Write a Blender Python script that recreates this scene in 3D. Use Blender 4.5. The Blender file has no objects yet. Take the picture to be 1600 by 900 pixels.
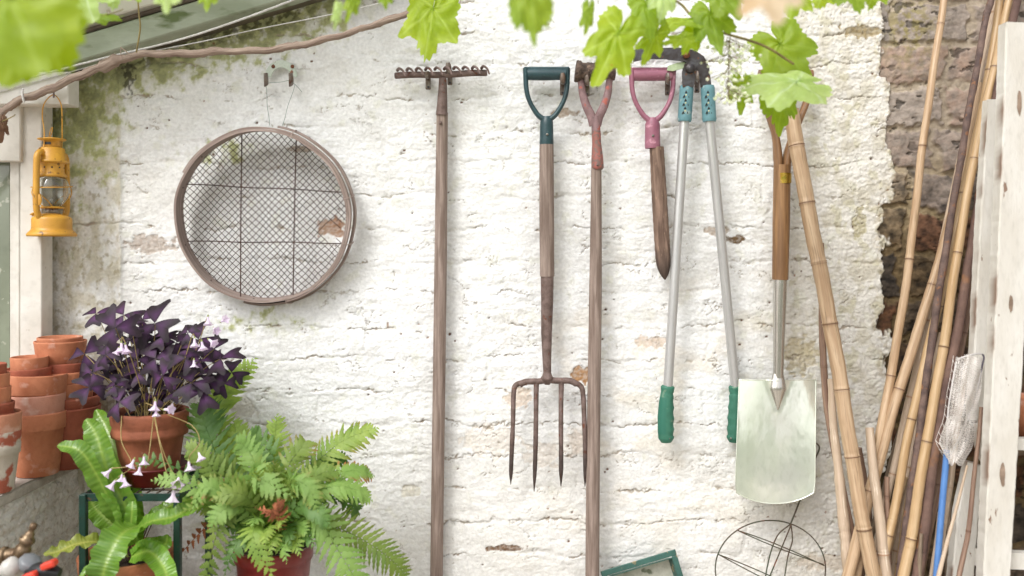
import bpy, math, random
import numpy as np
from mathutils import Vector, Matrix
R = math.radians
rnd = random.Random(7)
scn = bpy.context.scene
COL = scn.collection

# ------------------------------------------------------------------ camera / light
S = 0.0015      # metres per photo pixel on the wall plane
D = 2.1         # camera distance from the wall
H = 1.25        # eye height (horizon at photo row 388)
cam_d = bpy.data.cameras.new('camera'); cam = bpy.data.objects.new('camera', cam_d); COL.objects.link(cam)
cam.location = (0, -D, H); cam.rotation_euler = (R(90), 0, 0)
cam_d.sensor_width = 36; cam_d.lens = 31.5; cam_d.shift_y = -62/1600
cam_d.clip_start = 0.02; cam_d.clip_end = 200
cam_d.dof.use_dof = True; cam_d.dof.focus_distance = 2.06; cam_d.dof.aperture_fstop = 2.0
scn.camera = cam
SUN_AZ, SUN_EL = R(-34), R(46)        # azimuth measured from -Y (towards the camera) to the left
sdir = Vector((math.sin(SUN_AZ)*math.cos(SUN_EL), -math.cos(SUN_AZ)*math.cos(SUN_EL), math.sin(SUN_EL)))
w = bpy.data.worlds.new('World'); scn.world = w; w.use_nodes = True
nt = w.node_tree; bg = nt.nodes['Background']
sky = nt.nodes.new('ShaderNodeTexSky'); sky.sky_type = 'NISHITA'; sky.sun_disc = False
sky.sun_elevation = SUN_EL; sky.sun_rotation = math.atan2(sdir.x, sdir.y)
sky.dust_density = 4.0; sky.air_density = 1.0; sky.ozone_density = 0.6
hs = nt.nodes.new('ShaderNodeHueSaturation'); hs.inputs['Saturation'].default_value = 0.12   # milky overcast sky
nt.links.new(sky.outputs[0], hs.inputs['Color']); nt.links.new(hs.outputs[0], bg.inputs[0])
bg.inputs[1].default_value = 0.15
sl = bpy.data.lights.new('sun', 'SUN'); so = bpy.data.objects.new('sun', sl); COL.objects.link(so)
sl.energy = 0.8; sl.angle = R(17); sl.color = (1, 0.98, 0.96)
so.rotation_euler = sdir.to_track_quat('Z', 'Y').to_euler(); so.location = sdir*8
scn.view_settings.view_transform = 'Standard'; scn.view_settings.look = 'None'
scn.view_settings.exposure = 0.61; scn.view_settings.gamma = 1
scn.render.engine = 'CYCLES'

def K(d): return S*(D-d)/D
def W(px, py, d=0.0):                   # a point of the photograph at d metres in front of the wall
    k = K(d); return Vector(((px-800)*k, -d, H+(388-py)*k))
def C(h, m=0.9):
    h = h.lstrip('#'); o = []
    for i in (0, 2, 4):
        c = int(h[i:i+2], 16)/255; o.append((c/12.92 if c <= .04045 else ((c+.055)/1.055)**2.4)*m)
    return (*o, 1)

# ------------------------------------------------------------------ numpy noise
def pn(x, y, seed=0):
    rs = np.random.RandomState(seed+11); p = rs.permutation(256).astype(np.int32); p = np.concatenate([p, p])
    a = rs.rand(256)*2*np.pi; gx = np.cos(a).astype(np.float32); gy = np.sin(a).astype(np.float32)
    x = np.asarray(x, np.float32); y = np.asarray(y, np.float32)
    if x.ndim == 2 and y.ndim == 2 and x.shape[0] == 1 and y.shape[1] == 1:      # separable fast path
        x = x[0]; y = y[:, 0]; xi = np.floor(x).astype(np.int64); yi = np.floor(y).astype(np.int64); xf = x-xi; yf = (y-yi)[:, None]
        y0 = yi.min(); rows = np.arange(y0, yi.max()+2)[:, None]; u = xf*xf*xf*(xf*(xf*6-15)+10); v = yf*yf*yf*(yf*(yf*6-15)+10)
        h0 = p[p[xi[None] & 255]+(rows & 255)]; h1 = p[p[(xi[None]+1) & 255]+(rows & 255)]
        A = gx[h0]*(xf*(1-u))+gx[h1]*((xf-1)*u); Bm = gy[h0]*(1-u)+gy[h1]*u; q = yi-y0
        out = np.empty((len(y), len(x)), np.float32); c4 = (np.concatenate([1-v, yf*(1-v), v, (yf-1)*v], 1)*1.5).astype(np.float32)
        A = A.astype(np.float32); Bm = Bm.astype(np.float32); cuts = [0]+list(np.nonzero(np.diff(q))[0]+1)+[len(q)]
        for a_, b_ in zip(cuts[:-1], cuts[1:]):
            k = q[a_]; np.matmul(c4[a_:b_], np.stack([A[k], Bm[k], A[k+1], Bm[k+1]]), out=out[a_:b_])
        return out
    xi = np.floor(x).astype(np.int32); yi = np.floor(y).astype(np.int32); xf = x-xi; yf = y-yi
    X0 = xi & 255; X1 = (xi+1) & 255; Y0 = yi & 255; Y1 = (yi+1) & 255
    u = xf*xf*xf*(xf*(xf*6-15)+10); v = yf*yf*yf*(yf*(yf*6-15)+10)
    def g(X, Y, fx, fy):
        h = p[p[X]+Y]; return gx[h]*fx+gy[h]*fy
    a0 = g(X0, Y0, xf, yf); a1 = g(X1, Y0, xf-1, yf); b0 = g(X0, Y1, xf, yf-1); b1 = g(X1, Y1, xf-1, yf-1)
    return ((a0+u*(a1-a0))*(1-v)+(b0+u*(b1-b0))*v)*1.5
def fbm(x, y, o, seed=0, g=.5):
    r = 0; a = 1
    for i in range(o): r = r+a*pn(x*2**i, y*2**i, seed+i*7); a *= g
    return r
def ss(a, b, x):
    t = np.clip((x-a)/(b-a), 0, 1); return t*t*(3-2*t)
def hsh(i, j, s=0):
    v = np.sin(i*127.1+j*311.7+s*74.7)*43758.5453; return v-np.floor(v)

# ------------------------------------------------------------------ materials
def nd(nt, t, **kw):
    n = nt.nodes.new(t)
    for k, v in kw.items():
        if k in n.bl_rna.properties: setattr(n, k, v)
    return n
def mixc(nt, f, a, b):
    m = nt.nodes.new('ShaderNodeMix'); m.data_type = 'RGBA'
    for s, v in ((0, f), (6, a), (7, b)):
        if hasattr(v, 'is_linked'): nt.links.new(v, m.inputs[s])
        else: m.inputs[s].default_value = v
    return m.outputs[2]
def ramp(nt, src, a, b):
    m = nt.nodes.new('ShaderNodeMapRange'); nt.links.new(src, m.inputs[0])
    m.inputs[1].default_value = a; m.inputs[2].default_value = b; m.clamp = True
    return m.outputs[0]
MATS = {}
def mk(name, c1, c2=None, sc=20, rough=.6, bump=.3, bsc=150, metal=0, coord='obj', st=(1, 1, 1), mcol=None,
       spots=None, spot_sc=60, spot_th=(.62, .68), trans=0, spec=.5, coat=0, dist=.002, vary=.0, lo=.35, hi=.65, mrough=None):
    if name in MATS: return MATS[name]
    m = bpy.data.materials.new(name); m.use_nodes = True; nt = m.node_tree; b = nt.nodes['Principled BSDF']
    tc = nd(nt, 'ShaderNodeTexCoord'); mp = nd(nt, 'ShaderNodeMapping'); mp.inputs['Scale'].default_value = st
    nt.links.new(tc.outputs['UV' if coord == 'uv' else 'Object'], mp.inputs[0])
    def noise(s, det=5, ds=0):
        n = nd(nt, 'ShaderNodeTexNoise'); n.inputs['Scale'].default_value = s; n.inputs['Detail'].default_value = det
        n.inputs['Distortion'].default_value = ds; nt.links.new(mp.outputs[0], n.inputs['Vector']); return n.outputs[0]
    c2 = c2 or tuple([x*.8 for x in c1[:3]]+[1])
    n1 = noise(sc, 6, .4); n2 = noise(sc*6, 3)
    col = mixc(nt, ramp(nt, n1, lo, hi), c1, c2)
    dk = tuple([x*.78 for x in c2[:3]]+[1])
    f2 = ramp(nt, n2, .5, .85); fm = nd(nt, 'ShaderNodeMath', operation='MULTIPLY'); nt.links.new(f2, fm.inputs[0]); fm.inputs[1].default_value = .6
    col = mixc(nt, fm.outputs[0], col, dk)
    if spots:
        col = mixc(nt, ramp(nt, noise(spot_sc, 4), *spot_th), col, spots)
    if mcol:
        at = nd(nt, 'ShaderNodeAttribute'); at.attribute_name = 'mask'
        col = mixc(nt, at.outputs['Fac'], col, mcol)
    if vary:
        oi = nd(nt, 'ShaderNodeObjectInfo'); hv = nd(nt, 'ShaderNodeHueSaturation'); nt.links.new(col, hv.inputs['Color'])
        mr = nd(nt, 'ShaderNodeMapRange'); nt.links.new(oi.outputs['Random'], mr.inputs[0]); mr.inputs[3].default_value = 1-vary; mr.inputs[4].default_value = 1+vary
        nt.links.new(mr.outputs[0], hv.inputs['Value']); col = hv.outputs[0]
    nt.links.new(col, b.inputs['Base Color'])
    rr = nd(nt, 'ShaderNodeMapRange'); nt.links.new(n1, rr.inputs[0]); rr.inputs[3].default_value = max(0, rough-.1); rr.inputs[4].default_value = min(1, rough+.12)
    nt.links.new(rr.outputs[0], b.inputs['Roughness'])
    b.inputs['Metallic'].default_value = metal; b.inputs['Specular IOR Level'].default_value = spec
    if coat: b.inputs['Coat Weight'].default_value = coat
    if bump:
        bn = nd(nt, 'ShaderNodeBump'); bn.inputs['Strength'].default_value = bump; bn.inputs['Distance'].default_value = dist
        nt.links.new(noise(bsc, 5), bn.inputs['Height']); nt.links.new(bn.outputs[0], b.inputs['Normal'])
    if trans:
        t = nd(nt, 'ShaderNodeBsdfTranslucent'); hv = nd(nt, 'ShaderNodeHueSaturation'); hv.inputs['Saturation'].default_value = 1.15; hv.inputs['Value'].default_value = 1.5
        nt.links.new(col, hv.inputs['Color']); nt.links.new(hv.outputs[0], t.inputs[0])
        ms = nd(nt, 'ShaderNodeMixShader'); ms.inputs[0].default_value = trans
        nt.links.new(b.outputs[0], ms.inputs[1]); nt.links.new(t.outputs[0], ms.inputs[2])
        nt.links.new(ms.outputs[0], nt.nodes['Material Output'].inputs[0])
    MATS[name] = m; return m

# ------------------------------------------------------------------ mesh builder
class MB:
    def __init__(s): s.v = []; s.f = []; s.uv = []; s.m = []; s.sm = []
    def add(s, vs, fs, uvs=None, mask=None, smooth=True):
        o = len(s.v); s.v += [tuple(v) for v in vs]
        s.m += list(mask) if mask is not None else [0.0]*len(vs)
        for i, f in enumerate(fs):
            s.f.append(tuple(o+j for j in f)); s.uv.append(uvs[i] if uvs else None); s.sm.append(smooth)
        return s
    def tube(s, pts, rad, seg=12, caps=True, masks=None, sq=None, closed=False):
        pts = [Vector(p) for p in pts]; n = len(pts)
        if not hasattr(rad, '__len__'): rad = [rad]*n
        vs = []; mk_ = []; L = 0; ls = []
        nrm = None
        for i, p in enumerate(pts):
            if closed: t = (pts[(i+1) % n]-pts[i-1]).normalized()
            else: t = (pts[min(i+1, n-1)]-pts[max(i-1, 0)]).normalized()
            if nrm is None:
                nrm = Vector((0, 1, 0)); nrm = nrm-t*nrm.dot(t)
                if nrm.length < .2: nrm = Vector((0, 0, 1)); nrm = nrm-t*nrm.dot(t)
            else: nrm = nrm-t*nrm.dot(t)
            nrm.normalize(); bi = t.cross(nrm)
            if i: L += (p-pts[i-1]).length
            ls.append(L)
            for j in range(seg):
                a = 2*math.pi*j/seg; ca, sa = math.cos(a), math.sin(a)
                if sq: ca, sa = ca*sq[0], sa*sq[1]
                vs.append(p+(nrm*ca+bi*sa)*rad[i]); mk_.append(masks[i] if masks else 0)
        fs = []; uvs = []; rm = sum(rad)/n
        rng = n if closed else n-1
        for i in range(rng):
            i2 = (i+1) % n
            for j in range(seg):
                j2 = (j+1) % seg
                fs.append((i*seg+j, i*seg+j2, i2*seg+j2, i2*seg+j))
                u0, u1 = 2*math.pi*j/seg*rm, 2*math.pi*(j+1)/seg*rm; v0 = ls[i]; v1 = ls[i2] if i2 else ls[i]+.01
                uvs.append(((u0, v0), (u1, v0), (u1, v1), (u0, v1)))
        s.add(vs, fs, uvs, mk_)
        if caps and not closed:
            for i, rv in ((0, True), (n-1, False)):
                idx = list(range(i*seg, i*seg+seg)); c = [vs[k] for k in idx]
                s.add(c, [tuple(range(seg))[::-1] if rv else tuple(range(seg))], None, [mk_[i*seg]]*seg, False)
        return s
    def lathe(s, prof, origin, seg=32, axis=None, masks=None, wob=0):
        o = Vector(origin); q = Matrix.Identity(3) if axis is None else Vector(axis).to_track_quat('Z', 'Y').to_matrix()
        vs = []; mk_ = []; fs = []; uvs = []; L = 0; n = len(prof)
        for i, (r, z) in enumerate(prof):
            for j in range(seg):
                a = 2*math.pi*j/seg; rr = r*(1+wob*math.sin(3*a+i*.3))
                vs.append(o+q@Vector((rr*math.cos(a), rr*math.sin(a), z))); mk_.append(masks[i] if masks else 0)
        for i in range(n-1):
            for j in range(seg):
                j2 = (j+1) % seg; fs.append((i*seg+j, i*seg+j2, (i+1)*seg+j2, (i+1)*seg+j))
                uvs.append(((j/seg, i/n), ((j+1)/seg, i/n), ((j+1)/seg, (i+1)/n), (j/seg, (i+1)/n)))
        return s.add(vs, fs, uvs, mk_)
    def box(s, c, size, rot=None, bev=.0015):
        # box with chamfered edges, rot is a 3x3 matrix
        c = Vector(c); hx, hy, hz = [x/2 for x in size]; b = min(bev, hx*.6, hy*.6, hz*.6)
        q = rot or Matrix.Identity(3); vs = []; idx = {}
        for sx in (-1, 1):
            for sy in (-1, 1):
                for sz in (-1, 1):
                    for ax in range(3):
                        h = [hx-b, hy-b, hz-b]; h[ax] += b
                        idx[(sx, sy, sz, ax)] = len(vs); vs.append(c+q@Vector((sx*h[0], sy*h[1], sz*h[2])))
        fs = []
        for ax in range(3):
            o1, o2 = [(1, 2), (2, 0), (0, 1)][ax]
            for sg in (-1, 1):
                loop = []
                for a_, b_ in ((-1, -1), (1, -1), (1, 1), (-1, 1)):
                    k = [0, 0, 0]; k[ax] = sg; k[o1] = a_; k[o2] = b_; loop.append(idx[(*k, ax)])
                fs.append(tuple(loop) if sg > 0 else tuple(loop[::-1]))
            # edges parallel to ax
            for a_ in (-1, 1):
                for b_ in (-1, 1):
                    def I(sg, which):
                        k = [0, 0, 0]; k[ax] = sg; k[o1] = a_; k[o2] = b_; return idx[(*k, which)]
                    l = (I(-1, o1), I(1, o1), I(1, o2), I(-1, o2)); fs.append(l if a_*b_ < 0 else l[::-1])
        for sx in (-1, 1):
            for sy in (-1, 1):
                for sz in (-1, 1):
                    l = (idx[(sx, sy, sz, 0)], idx[(sx, sy, sz, 1)], idx[(sx, sy, sz, 2)])
                    fs.append(l if sx*sy*sz > 0 else l[::-1])
        return s.add(vs, fs, None, None, False)
    def bar(s, a, b, w, t, up=(0, -1, 0), bev=.001):      # plank from a to b, width w, thickness t along up
        a = Vector(a); b = Vector(b); z = (b-a).normalized(); y = Vector(up); y = (y-z*y.dot(z)).normalized(); x = y.cross(z)
        return s.box((a+b)/2, (w, t, (b-a).length), Matrix((x, y, z)).transposed(), bev)
    def ball(s, c, r, seg=10, sc=(1, 1, 1)):
        c = Vector(c); vs = [c+Vector((0, 0, r*sc[2]))]; n = seg//2
        for i in range(1, n):
            for j in range(seg):
                a, b = math.pi*i/n, 2*math.pi*j/seg; vs.append(c+Vector((r*sc[0]*math.sin(a)*math.cos(b), r*sc[1]*math.sin(a)*math.sin(b), r*sc[2]*math.cos(a))))
        vs.append(c-Vector((0, 0, r*sc[2]))); fs = []
        for j in range(seg): fs.append((0, 1+j, 1+(j+1) % seg)); fs.append((len(vs)-1, 1+(n-2)*seg+(j+1) % seg, 1+(n-2)*seg+j))
        for i in range(n-2):
            for j in range(seg): a = 1+i*seg; fs.append((a+j, a+seg+j, a+seg+(j+1) % seg, a+(j+1) % seg))
        return s.add(vs, fs)
    def grid(s, P, mask=None, uvs=None):      # P[i][j] points
        n, m = len(P), len(P[0]); vs = [p for r in P for p in r]
        fs = [(i*m+j, i*m+j+1, (i+1)*m+j+1, (i+1)*m+j) for i in range(n-1) for j in range(m-1)]
        return s.add(vs, fs, None, [x for r in mask for x in r] if mask else None)
    def prism(s, pts, dvec, smooth=False):   # extrude polygon pts by dvec
        n = len(pts); a = [Vector(p) for p in pts]; b = [p+Vector(dvec) for p in a]
        s.add(a+b, [tuple(range(n)), tuple(range(2*n-1, n-1, -1))]+[(i, i+n, (i+1) % n+n, (i+1) % n) for i in range(n)], None, None, smooth)
        return s
    def mesh(s, name, off=Vector((0, 0, 0))):
        me = bpy.data.meshes.new(name)
        me.from_pydata([(v[0]-off[0], v[1]-off[1], v[2]-off[2]) for v in s.v], [], s.f)
        uvl = me.uv_layers.new(name='UVMap'); arr = np.zeros(len(me.loops)*2, np.float32); k = 0
        for f, u in zip(s.f, s.uv):
            if u:
                for q in range(len(f)): arr[2*(k+q)], arr[2*(k+q)+1] = u[q]
            else:
                for q, vi in enumerate(f): arr[2*(k+q)] = s.v[vi][0]; arr[2*(k+q)+1] = s.v[vi][2]
            k += len(f)
        uvl.data.foreach_set('uv', arr)
        at = me.attributes.new('mask', 'FLOAT', 'POINT'); at.data.foreach_set('value', np.array(s.m, np.float32))
        me.polygons.foreach_set('use_smooth', s.sm); me.update(); return me

def tag(o, label, cat=None, group=None, kind=None):
    if label: o['label'] = label
    if cat: o['category'] = cat
    if group: o['group'] = group
    if kind: o['kind'] = kind
class Thing:
    def __init__(s, name, label, cat, loc, group=None):
        o = bpy.data.objects.new(name, None); COL.objects.link(o); o.location = loc; s.o = o; s.loc = Vector(loc); o.empty_display_size = .03
        tag(o, label, cat, group)
    def part(s, name, mb, mat, label=None, parent=None):
        o = bpy.data.objects.new(name, mb.mesh(name, s.loc)); o.data.materials.append(mat); COL.objects.link(o)
        o.parent = parent or s.o
        if label: o['label'] = label
        return o
def solo(name, mb, mat, label, cat, group=None, kind=None, loc=None):
    off = Vector(loc) if loc else Vector((0, 0, 0))
    o = bpy.data.objects.new(name, mb.mesh(name, off)); o.data.materials.append(mat); o.location = off; COL.objects.link(o)
    tag(o, label, cat, group, kind); return o
def bez(p, n):
    p = [Vector(x) for x in p]; out = []
    if len(p) == 3:
        for i in range(n+1): t = i/n; out.append(p[0]*(1-t)**2+p[1]*2*t*(1-t)+p[2]*t*t)
    else:      # catmull-rom through the points
        q = [2*p[0]-p[1]]+p+[2*p[-1]-p[-2]]; m = len(p)-1
        for i in range(n+1):
            u = min(i/n*m, m-1e-6); k = int(u); t = u-k; a, b, c, d = q[k:k+4]
            out.append(.5*((2*b)+(c-a)*t+(2*a-5*b+4*c-d)*t*t+(3*b-a-3*c+d)*t**3))
    return out

# ------------------------------------------------------------------ ground
def relief(name, xs, zs, hf, place, cf=None):
    X, Z = xs.astype(np.float32)[None], zs.astype(np.float32)[:, None]; h, col = hf(X, Z); X, Z = np.broadcast_arrays(X, Z)
    co = place(X, Z, h).reshape(-1, 3).astype(np.float32)
    n, m = X.shape; idx = (np.arange(n-1)[:, None]*m+np.arange(m-1)[None, :]).ravel()
    quads = np.stack([idx, idx+1, idx+m+1, idx+m], 1).astype(np.int32)
    me = bpy.data.meshes.new(name); me.vertices.add(n*m); me.vertices.foreach_set('co', co.ravel())
    nf = len(quads); me.loops.add(nf*4); me.loops.foreach_set('vertex_index', quads.ravel())
    me.polygons.add(nf); me.polygons.foreach_set('loop_start', np.arange(nf, dtype=np.int32)*4)
    me.update(calc_edges=True); me.polygons.foreach_set('use_smooth', np.ones(nf, bool))
    at = me.attributes.new('albedo', 'FLOAT_COLOR', 'POINT'); c4 = np.ones((n*m, 4), np.float32); c4[:, :3] = np.clip(col.reshape(-1, 3), .004, .9)
    at.data.foreach_set('color', c4.ravel()); me.update(); return me
def albedo_mat(name, rough=.85, bump=.55, bsc=400, dist=.0022):
    m = bpy.data.materials.new(name); m.use_nodes = True; nt = m.node_tree; b = nt.nodes['Principled BSDF']
    at = nd(nt, 'ShaderNodeAttribute'); at.attribute_name = 'albedo'; tc = nd(nt, 'ShaderNodeTexCoord')
    n = nd(nt, 'ShaderNodeTexNoise'); n.inputs['Scale'].default_value = bsc*.35; n.inputs['Detail'].default_value = 6; nt.links.new(tc.outputs['Object'], n.inputs['Vector'])
    hv = nd(nt, 'ShaderNodeHueSaturation'); nt.links.new(at.outputs['Color'], hv.inputs['Color'])
    mr = nd(nt, 'ShaderNodeMapRange'); nt.links.new(n.outputs[0], mr.inputs[0]); mr.inputs[1].default_value = .3; mr.inputs[2].default_value = .7; mr.inputs[3].default_value = .88; mr.inputs[4].default_value = 1.07
    nt.links.new(mr.outputs[0], hv.inputs['Value']); nt.links.new(hv.outputs[0], b.inputs['Base Color'])
    b.inputs['Roughness'].default_value = rough; b.inputs['Specular IOR Level'].default_value = .3
    bn = nd(nt, 'ShaderNodeBump'); bn.inputs['Strength'].default_value = bump; bn.inputs['Distance'].default_value = dist
    n2 = nd(nt, 'ShaderNodeTexNoise'); n2.inputs['Scale'].default_value = bsc*.5; n2.inputs['Detail'].default_value = 7; nt.links.new(tc.outputs['Object'], n2.inputs['Vector'])
    nt.links.new(n2.outputs[0], bn.inputs['Height']); nt.links.new(bn.outputs[0], b.inputs['Normal']); return m

g = MB(); g.add([(-60, -120, 0), (60, -120, 0), (60, 3, 0), (-60, 3, 0)], [(0, 1, 2, 3)])
solo('ground', g, mk('paving', C('#d0c8ba'), C('#b5ab9b'), 1.2, .85, .4, 30, spots=C('#6d6a55'), spot_sc=4), None, None, kind='structure')

# ------------------------------------------------------------------ the painted garden wall
def wall_h(X, Z):
    PX = X/S+800; PY = 388-(Z-H)/S
    n = lambda a, b, s: pn(PX/a, PY/b, s)
    # regions
    pier = 1-ss(186, 190, PX+1.5*n(30, 60, 3))
    edge = 1388+18*n(50, 80, 4)+7*n(19, 26, 5)+3*n(5, 6, 6)+np.where(PY < 120, -6, 0)
    raw = ss(-1.5, 1.5, PX-edge)
    rough_r = ss(1130, 1300, PX+40*n(90, 90, 8))
    # courses
    j1 = n(12, 12, 12)
    v = PY+9*n(150, 60, 10)+5*n(45, 30, 11)+2.4*j1+1.2*n(5, 5, 13)
    row = np.floor(v/51); fv = v/51-row
    u = PX+hsh(row, 3)*150+6*n(40, 40, 14)+3*n(10, 10, 15)
    L = np.where(hsh(row, 9) > .45, 150.0, 76.0)
    c_ = np.floor(u/L); fu = u/L-c_
    dV = np.minimum(fv, 1-fv)*51; dU = np.minimum(fu, 1-fu)*L
    mh = ss(-.15, .45, n(110, 40, 20)+.3*n(30, 20, 21)); mv = ss(.0, .5, n(60, 70, 22))
    b = hsh(row, c_, 1)-.5
    h = 5*fbm(PX/190, PY/130, 3, 30)+1.1*fbm(PX/42, PY/26, 4, 40)
    h += 2.0*b*np.minimum(1, np.minimum(dV, dU)/5)*(1-pier)
    h -= (2.5*np.exp(-(dV/3.5)**2)*mh+1.8*np.exp(-(dU/3.2)**2)*mv)*(1-pier)
    # layered lime wash: terraces with ragged flaky edges
    t = fbm(PX/50+.3*n(20, 20, 50), PY/30, 5, 51, .6)*2.4; q = np.floor(t); fr = t-q
    h += (.72*(q+ss(0, .08, fr)))*(1-.8*pier)*(.5+.8*ss(-.3, .5, n(120, 90, 57)))*(1-.7*rough_r)
    rg = 1-np.abs(fbm(PX/34, PY/15, 4, 60))*2.6
    h += .45*np.clip(rg, -1, 1)*(1-pier)
    # grain
    gr = (.42*n(5, 4.5, 70)+.34*n(2.9, 2.7, 71)+.35*n(11, 9, 72))
    h += gr*(1+1.6*rough_r+.4*pier)
    h += rough_r*(1-raw)*.8*fbm(PX/12, PY/10, 3, 75, .7)
    # ragged cracks that run along the courses
    s = (v-np.round(v/51)*51)+4.0*n(34, 30, 79)+2.6*n(11, 8, 80)+1.8*n(4.5, 4, 81)
    cm = ss(.04, .28, n(75, 40, 82)+.45*n(22, 18, 83))
    wd = .8+1.0*ss(.1, .7, n(16, 12, 84))
    cr = (1-ss(wd*.5, wd*1.5, np.abs(s)))*cm*(1-pier)
    s2 = fbm(PX/70, PY/48, 5, 90, .55); cm2 = ss(.08, .25, n(50, 50, 94))
    cr2 = (1-ss(.006, .022, np.abs(s2)))*cm2*(1-pier)*.8
    # the crack across the pier
    cp = (1-ss(.8, 2.0, np.abs(PY-350+3*n(18, 9, 96)+(PX-150)*.03)))*ss(105, 118, PX)*(1-ss(200, 230, PX))
    cr = np.maximum(np.maximum(cr, cr2), cp)
    h -= 4.2*cr
    # joint lip between pier and bricks
    lip = np.exp(-((PX-188+1.5*n(30, 60, 3))/2.6)**2)
    h += 3.0*lip; h += 3.2*pier
    # colours
    def cc(hx, m=.95): return np.array(C(hx, m)[:3], np.float32)
    col = np.ones((Z.shape[0], X.shape[1], 3), np.float32)*np.array((.80, .80, .795), np.float32)
    def mix(c, f):
        nonlocal col; f = np.clip(f, 0, 1)[..., None]; col = col*(1-f)+np.asarray(c, np.float32)*f
    mix((.735, .73, .715), .8*ss(-.1, .6, fbm(PX/70, PY/55, 4, 100)))
    left = 1-ss(90, 380, PX+80*n(120, 120, 101))
    mix((.70, .685, .63), .55*left)
    mix((.74, .67, .56), .55*ss(.0, .6, fbm(PX/90, PY/60, 4, 103))*ss(700, 950, PX)*ss(330, 620, PY))
    mix((.64, .61, .55), .8*ss(.0, 1, rough_r)); mix((.50, .46, .36), .6*rough_r*ss(-.05, .55, fbm(PX/36, PY/40, 4, 105)))
    mix((.50, .47, .33), .6*rough_r*ss(.25, .6, fbm(PX/22, PY/26, 4, 106)))
    mix((.66, .66, .54), .35*ss(.4, .8, fbm(PX/30, PY/30, 4, 107)))
    mix((.70, .675, .63), .55*ss(560, 820, PY+60*n(80, 60, 108))*ss(480, 760, PX))
    # grime in pier
    pg = fbm(PX/26, PY/40, 5, 110)
    mix((.54, .50, .38), pier*.8*ss(-.35, .4, pg)); mix((.33, .28, .17), pier*.65*ss(.15, .7, fbm(PX/9, PY/12, 4, 112)))
    mix((.66, .62, .54), pier*.5*ss(.1, .5, fbm(PX/18, PY/30, 4, 113)))
    # moss along the roof line and pier
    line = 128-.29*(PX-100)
    mo = (1-ss(0, 95, PY-line))*(1-ss(420, 640, PX))
    mo = np.maximum(mo, (1-ss(60, 230, PY-120))*(1-ss(130, 235, PX))*1.0)
    mo = np.maximum(mo, .5*(1-ss(100, 460, PY-120))*(1-ss(90, 205, PX)))
    mo = np.maximum(mo, .5*np.exp(-((PX-415)/85)**2-((PY-502)/26)**2))  # green patch just below the sieve hoop
    mo = np.maximum(mo, .55*np.exp(-((PX-350)/60)**2-((PY-235)/26)**2))  # green patch at the upper left of the sieve
    mn = fbm(PX/22, PY/26, 5, 120, .6)
    mf = ss(.45, .8, mo+.55*mn-.02)*ss(.05, .3, mo); mix((.31, .33, .07), .9*mf); mix((.13, .15, .04), .8*ss(.85, 1.25, mo+.7*mn)*ss(.2, .5, mo))
    mix((.48, .49, .30), .45*ss(.2, .6, mo+.3*mn))
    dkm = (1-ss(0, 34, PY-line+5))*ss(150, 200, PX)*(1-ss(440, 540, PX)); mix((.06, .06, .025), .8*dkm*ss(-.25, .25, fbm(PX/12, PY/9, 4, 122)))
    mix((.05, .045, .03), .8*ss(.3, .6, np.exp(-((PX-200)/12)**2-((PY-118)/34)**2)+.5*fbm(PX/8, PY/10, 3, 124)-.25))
    h += 1.8*mf*fbm(PX/5, PY/5, 3, 125)
    # flaked patches: bare brick showing
    
    for (a, b_, ra, rb, cx, st) in ((232, 382, 40, 17, (.42, .34, .28), .85), (520, 356, 24, 16, (.36, .20, .12), 1.), (907, 586, 20, 14, (.36, .19, .08), 1.), (900, 690, 14, 24, (.68, .58, .50), .6),
                                (765, 690, 50, 28, (.72, .65, .57), .6), (850, 712, 34, 22, (.68, .60, .52), .6), (810, 622, 22, 18, (.66, .52, .40), .7), (1350, 47, 36, 12, (.28, .22, .12), 1.),
                                (1120, 360, 26, 8, (.30, .2, .11), .7), (1150, 375, 18, 7, (.16, .1, .05), 1.), (1250, 555, 34, 30, (.45, .38, .24), .8), (790, 858, 34, 6, (.20, .12, .07), 1.), (1020, 535, 30, 10, (.56, .38, .24), .6),
                                (690, 560, 8, 12, (.3, .2, .1), .8), (640, 768, 18, 10, (.55, .50, .38), .6), (1300, 880, 60, 14, (.50, .42, .33), .7), (380, 640, 26, 18, (.58, .54, .48), .7), (1345, 350, 12, 26, (.4, .36, .22), .9),
                                (470, 232, 26, 6, (.25, .18, .11), .8), (880, 175, 24, 8, (.30, .2, .12), .8), (1210, 760, 60, 20, (.6, .54, .46), .6)):
        m = np.exp(-((PX-a)/ra)**2-((PY-b_)/rb)**2); m = ss(.42, .52, m+.34*fbm(PX/14, PY/11, 4, 130))*ss(.08, .2, m)
        mix(cx, m*st*(.75+.25*ss(-.3, .3, fbm(PX/6, PY/5, 3, 133)))); h -= 2.2*m*st; h += .9*m*fbm(PX/5, PY/5, 3, 131)
    # dirt in the cracks and pin holes
    mix((.34, .27, .20), .85*cr*ss(-.55, .1, n(30, 30, 140)))
    mix((.58, .52, .43), .35*ss(.2, .9, np.clip(-h*.1, 0, 1))*(1-pier))
    sp = n(7, 7, 150)+.5*n(90, 60, 151); spm = ss(.98, 1.08, sp)*(1-pier); mix((.26, .14, .08), .8*spm); h -= 2*spm
    rs = np.random.RandomState(5)
    for k in range(110):
        a, b_ = rs.uniform(200, 1380), rs.uniform(20, 900); r = rs.uniform(1.0, 2.6)
        m = np.exp(-((PX-a)**2+((PY-b_)*1.2)**2)/r**2); h -= 5*m; mix((.14, .07, .04), ss(.3, .6, m))
    # bare rubble masonry on the right
    vv = PY+12*n(90, 70, 160)+5*n(24, 20, 161)+1.5*n(8, 8, 168); r2 = np.floor(vv/66); f2 = vv/66-r2
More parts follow.
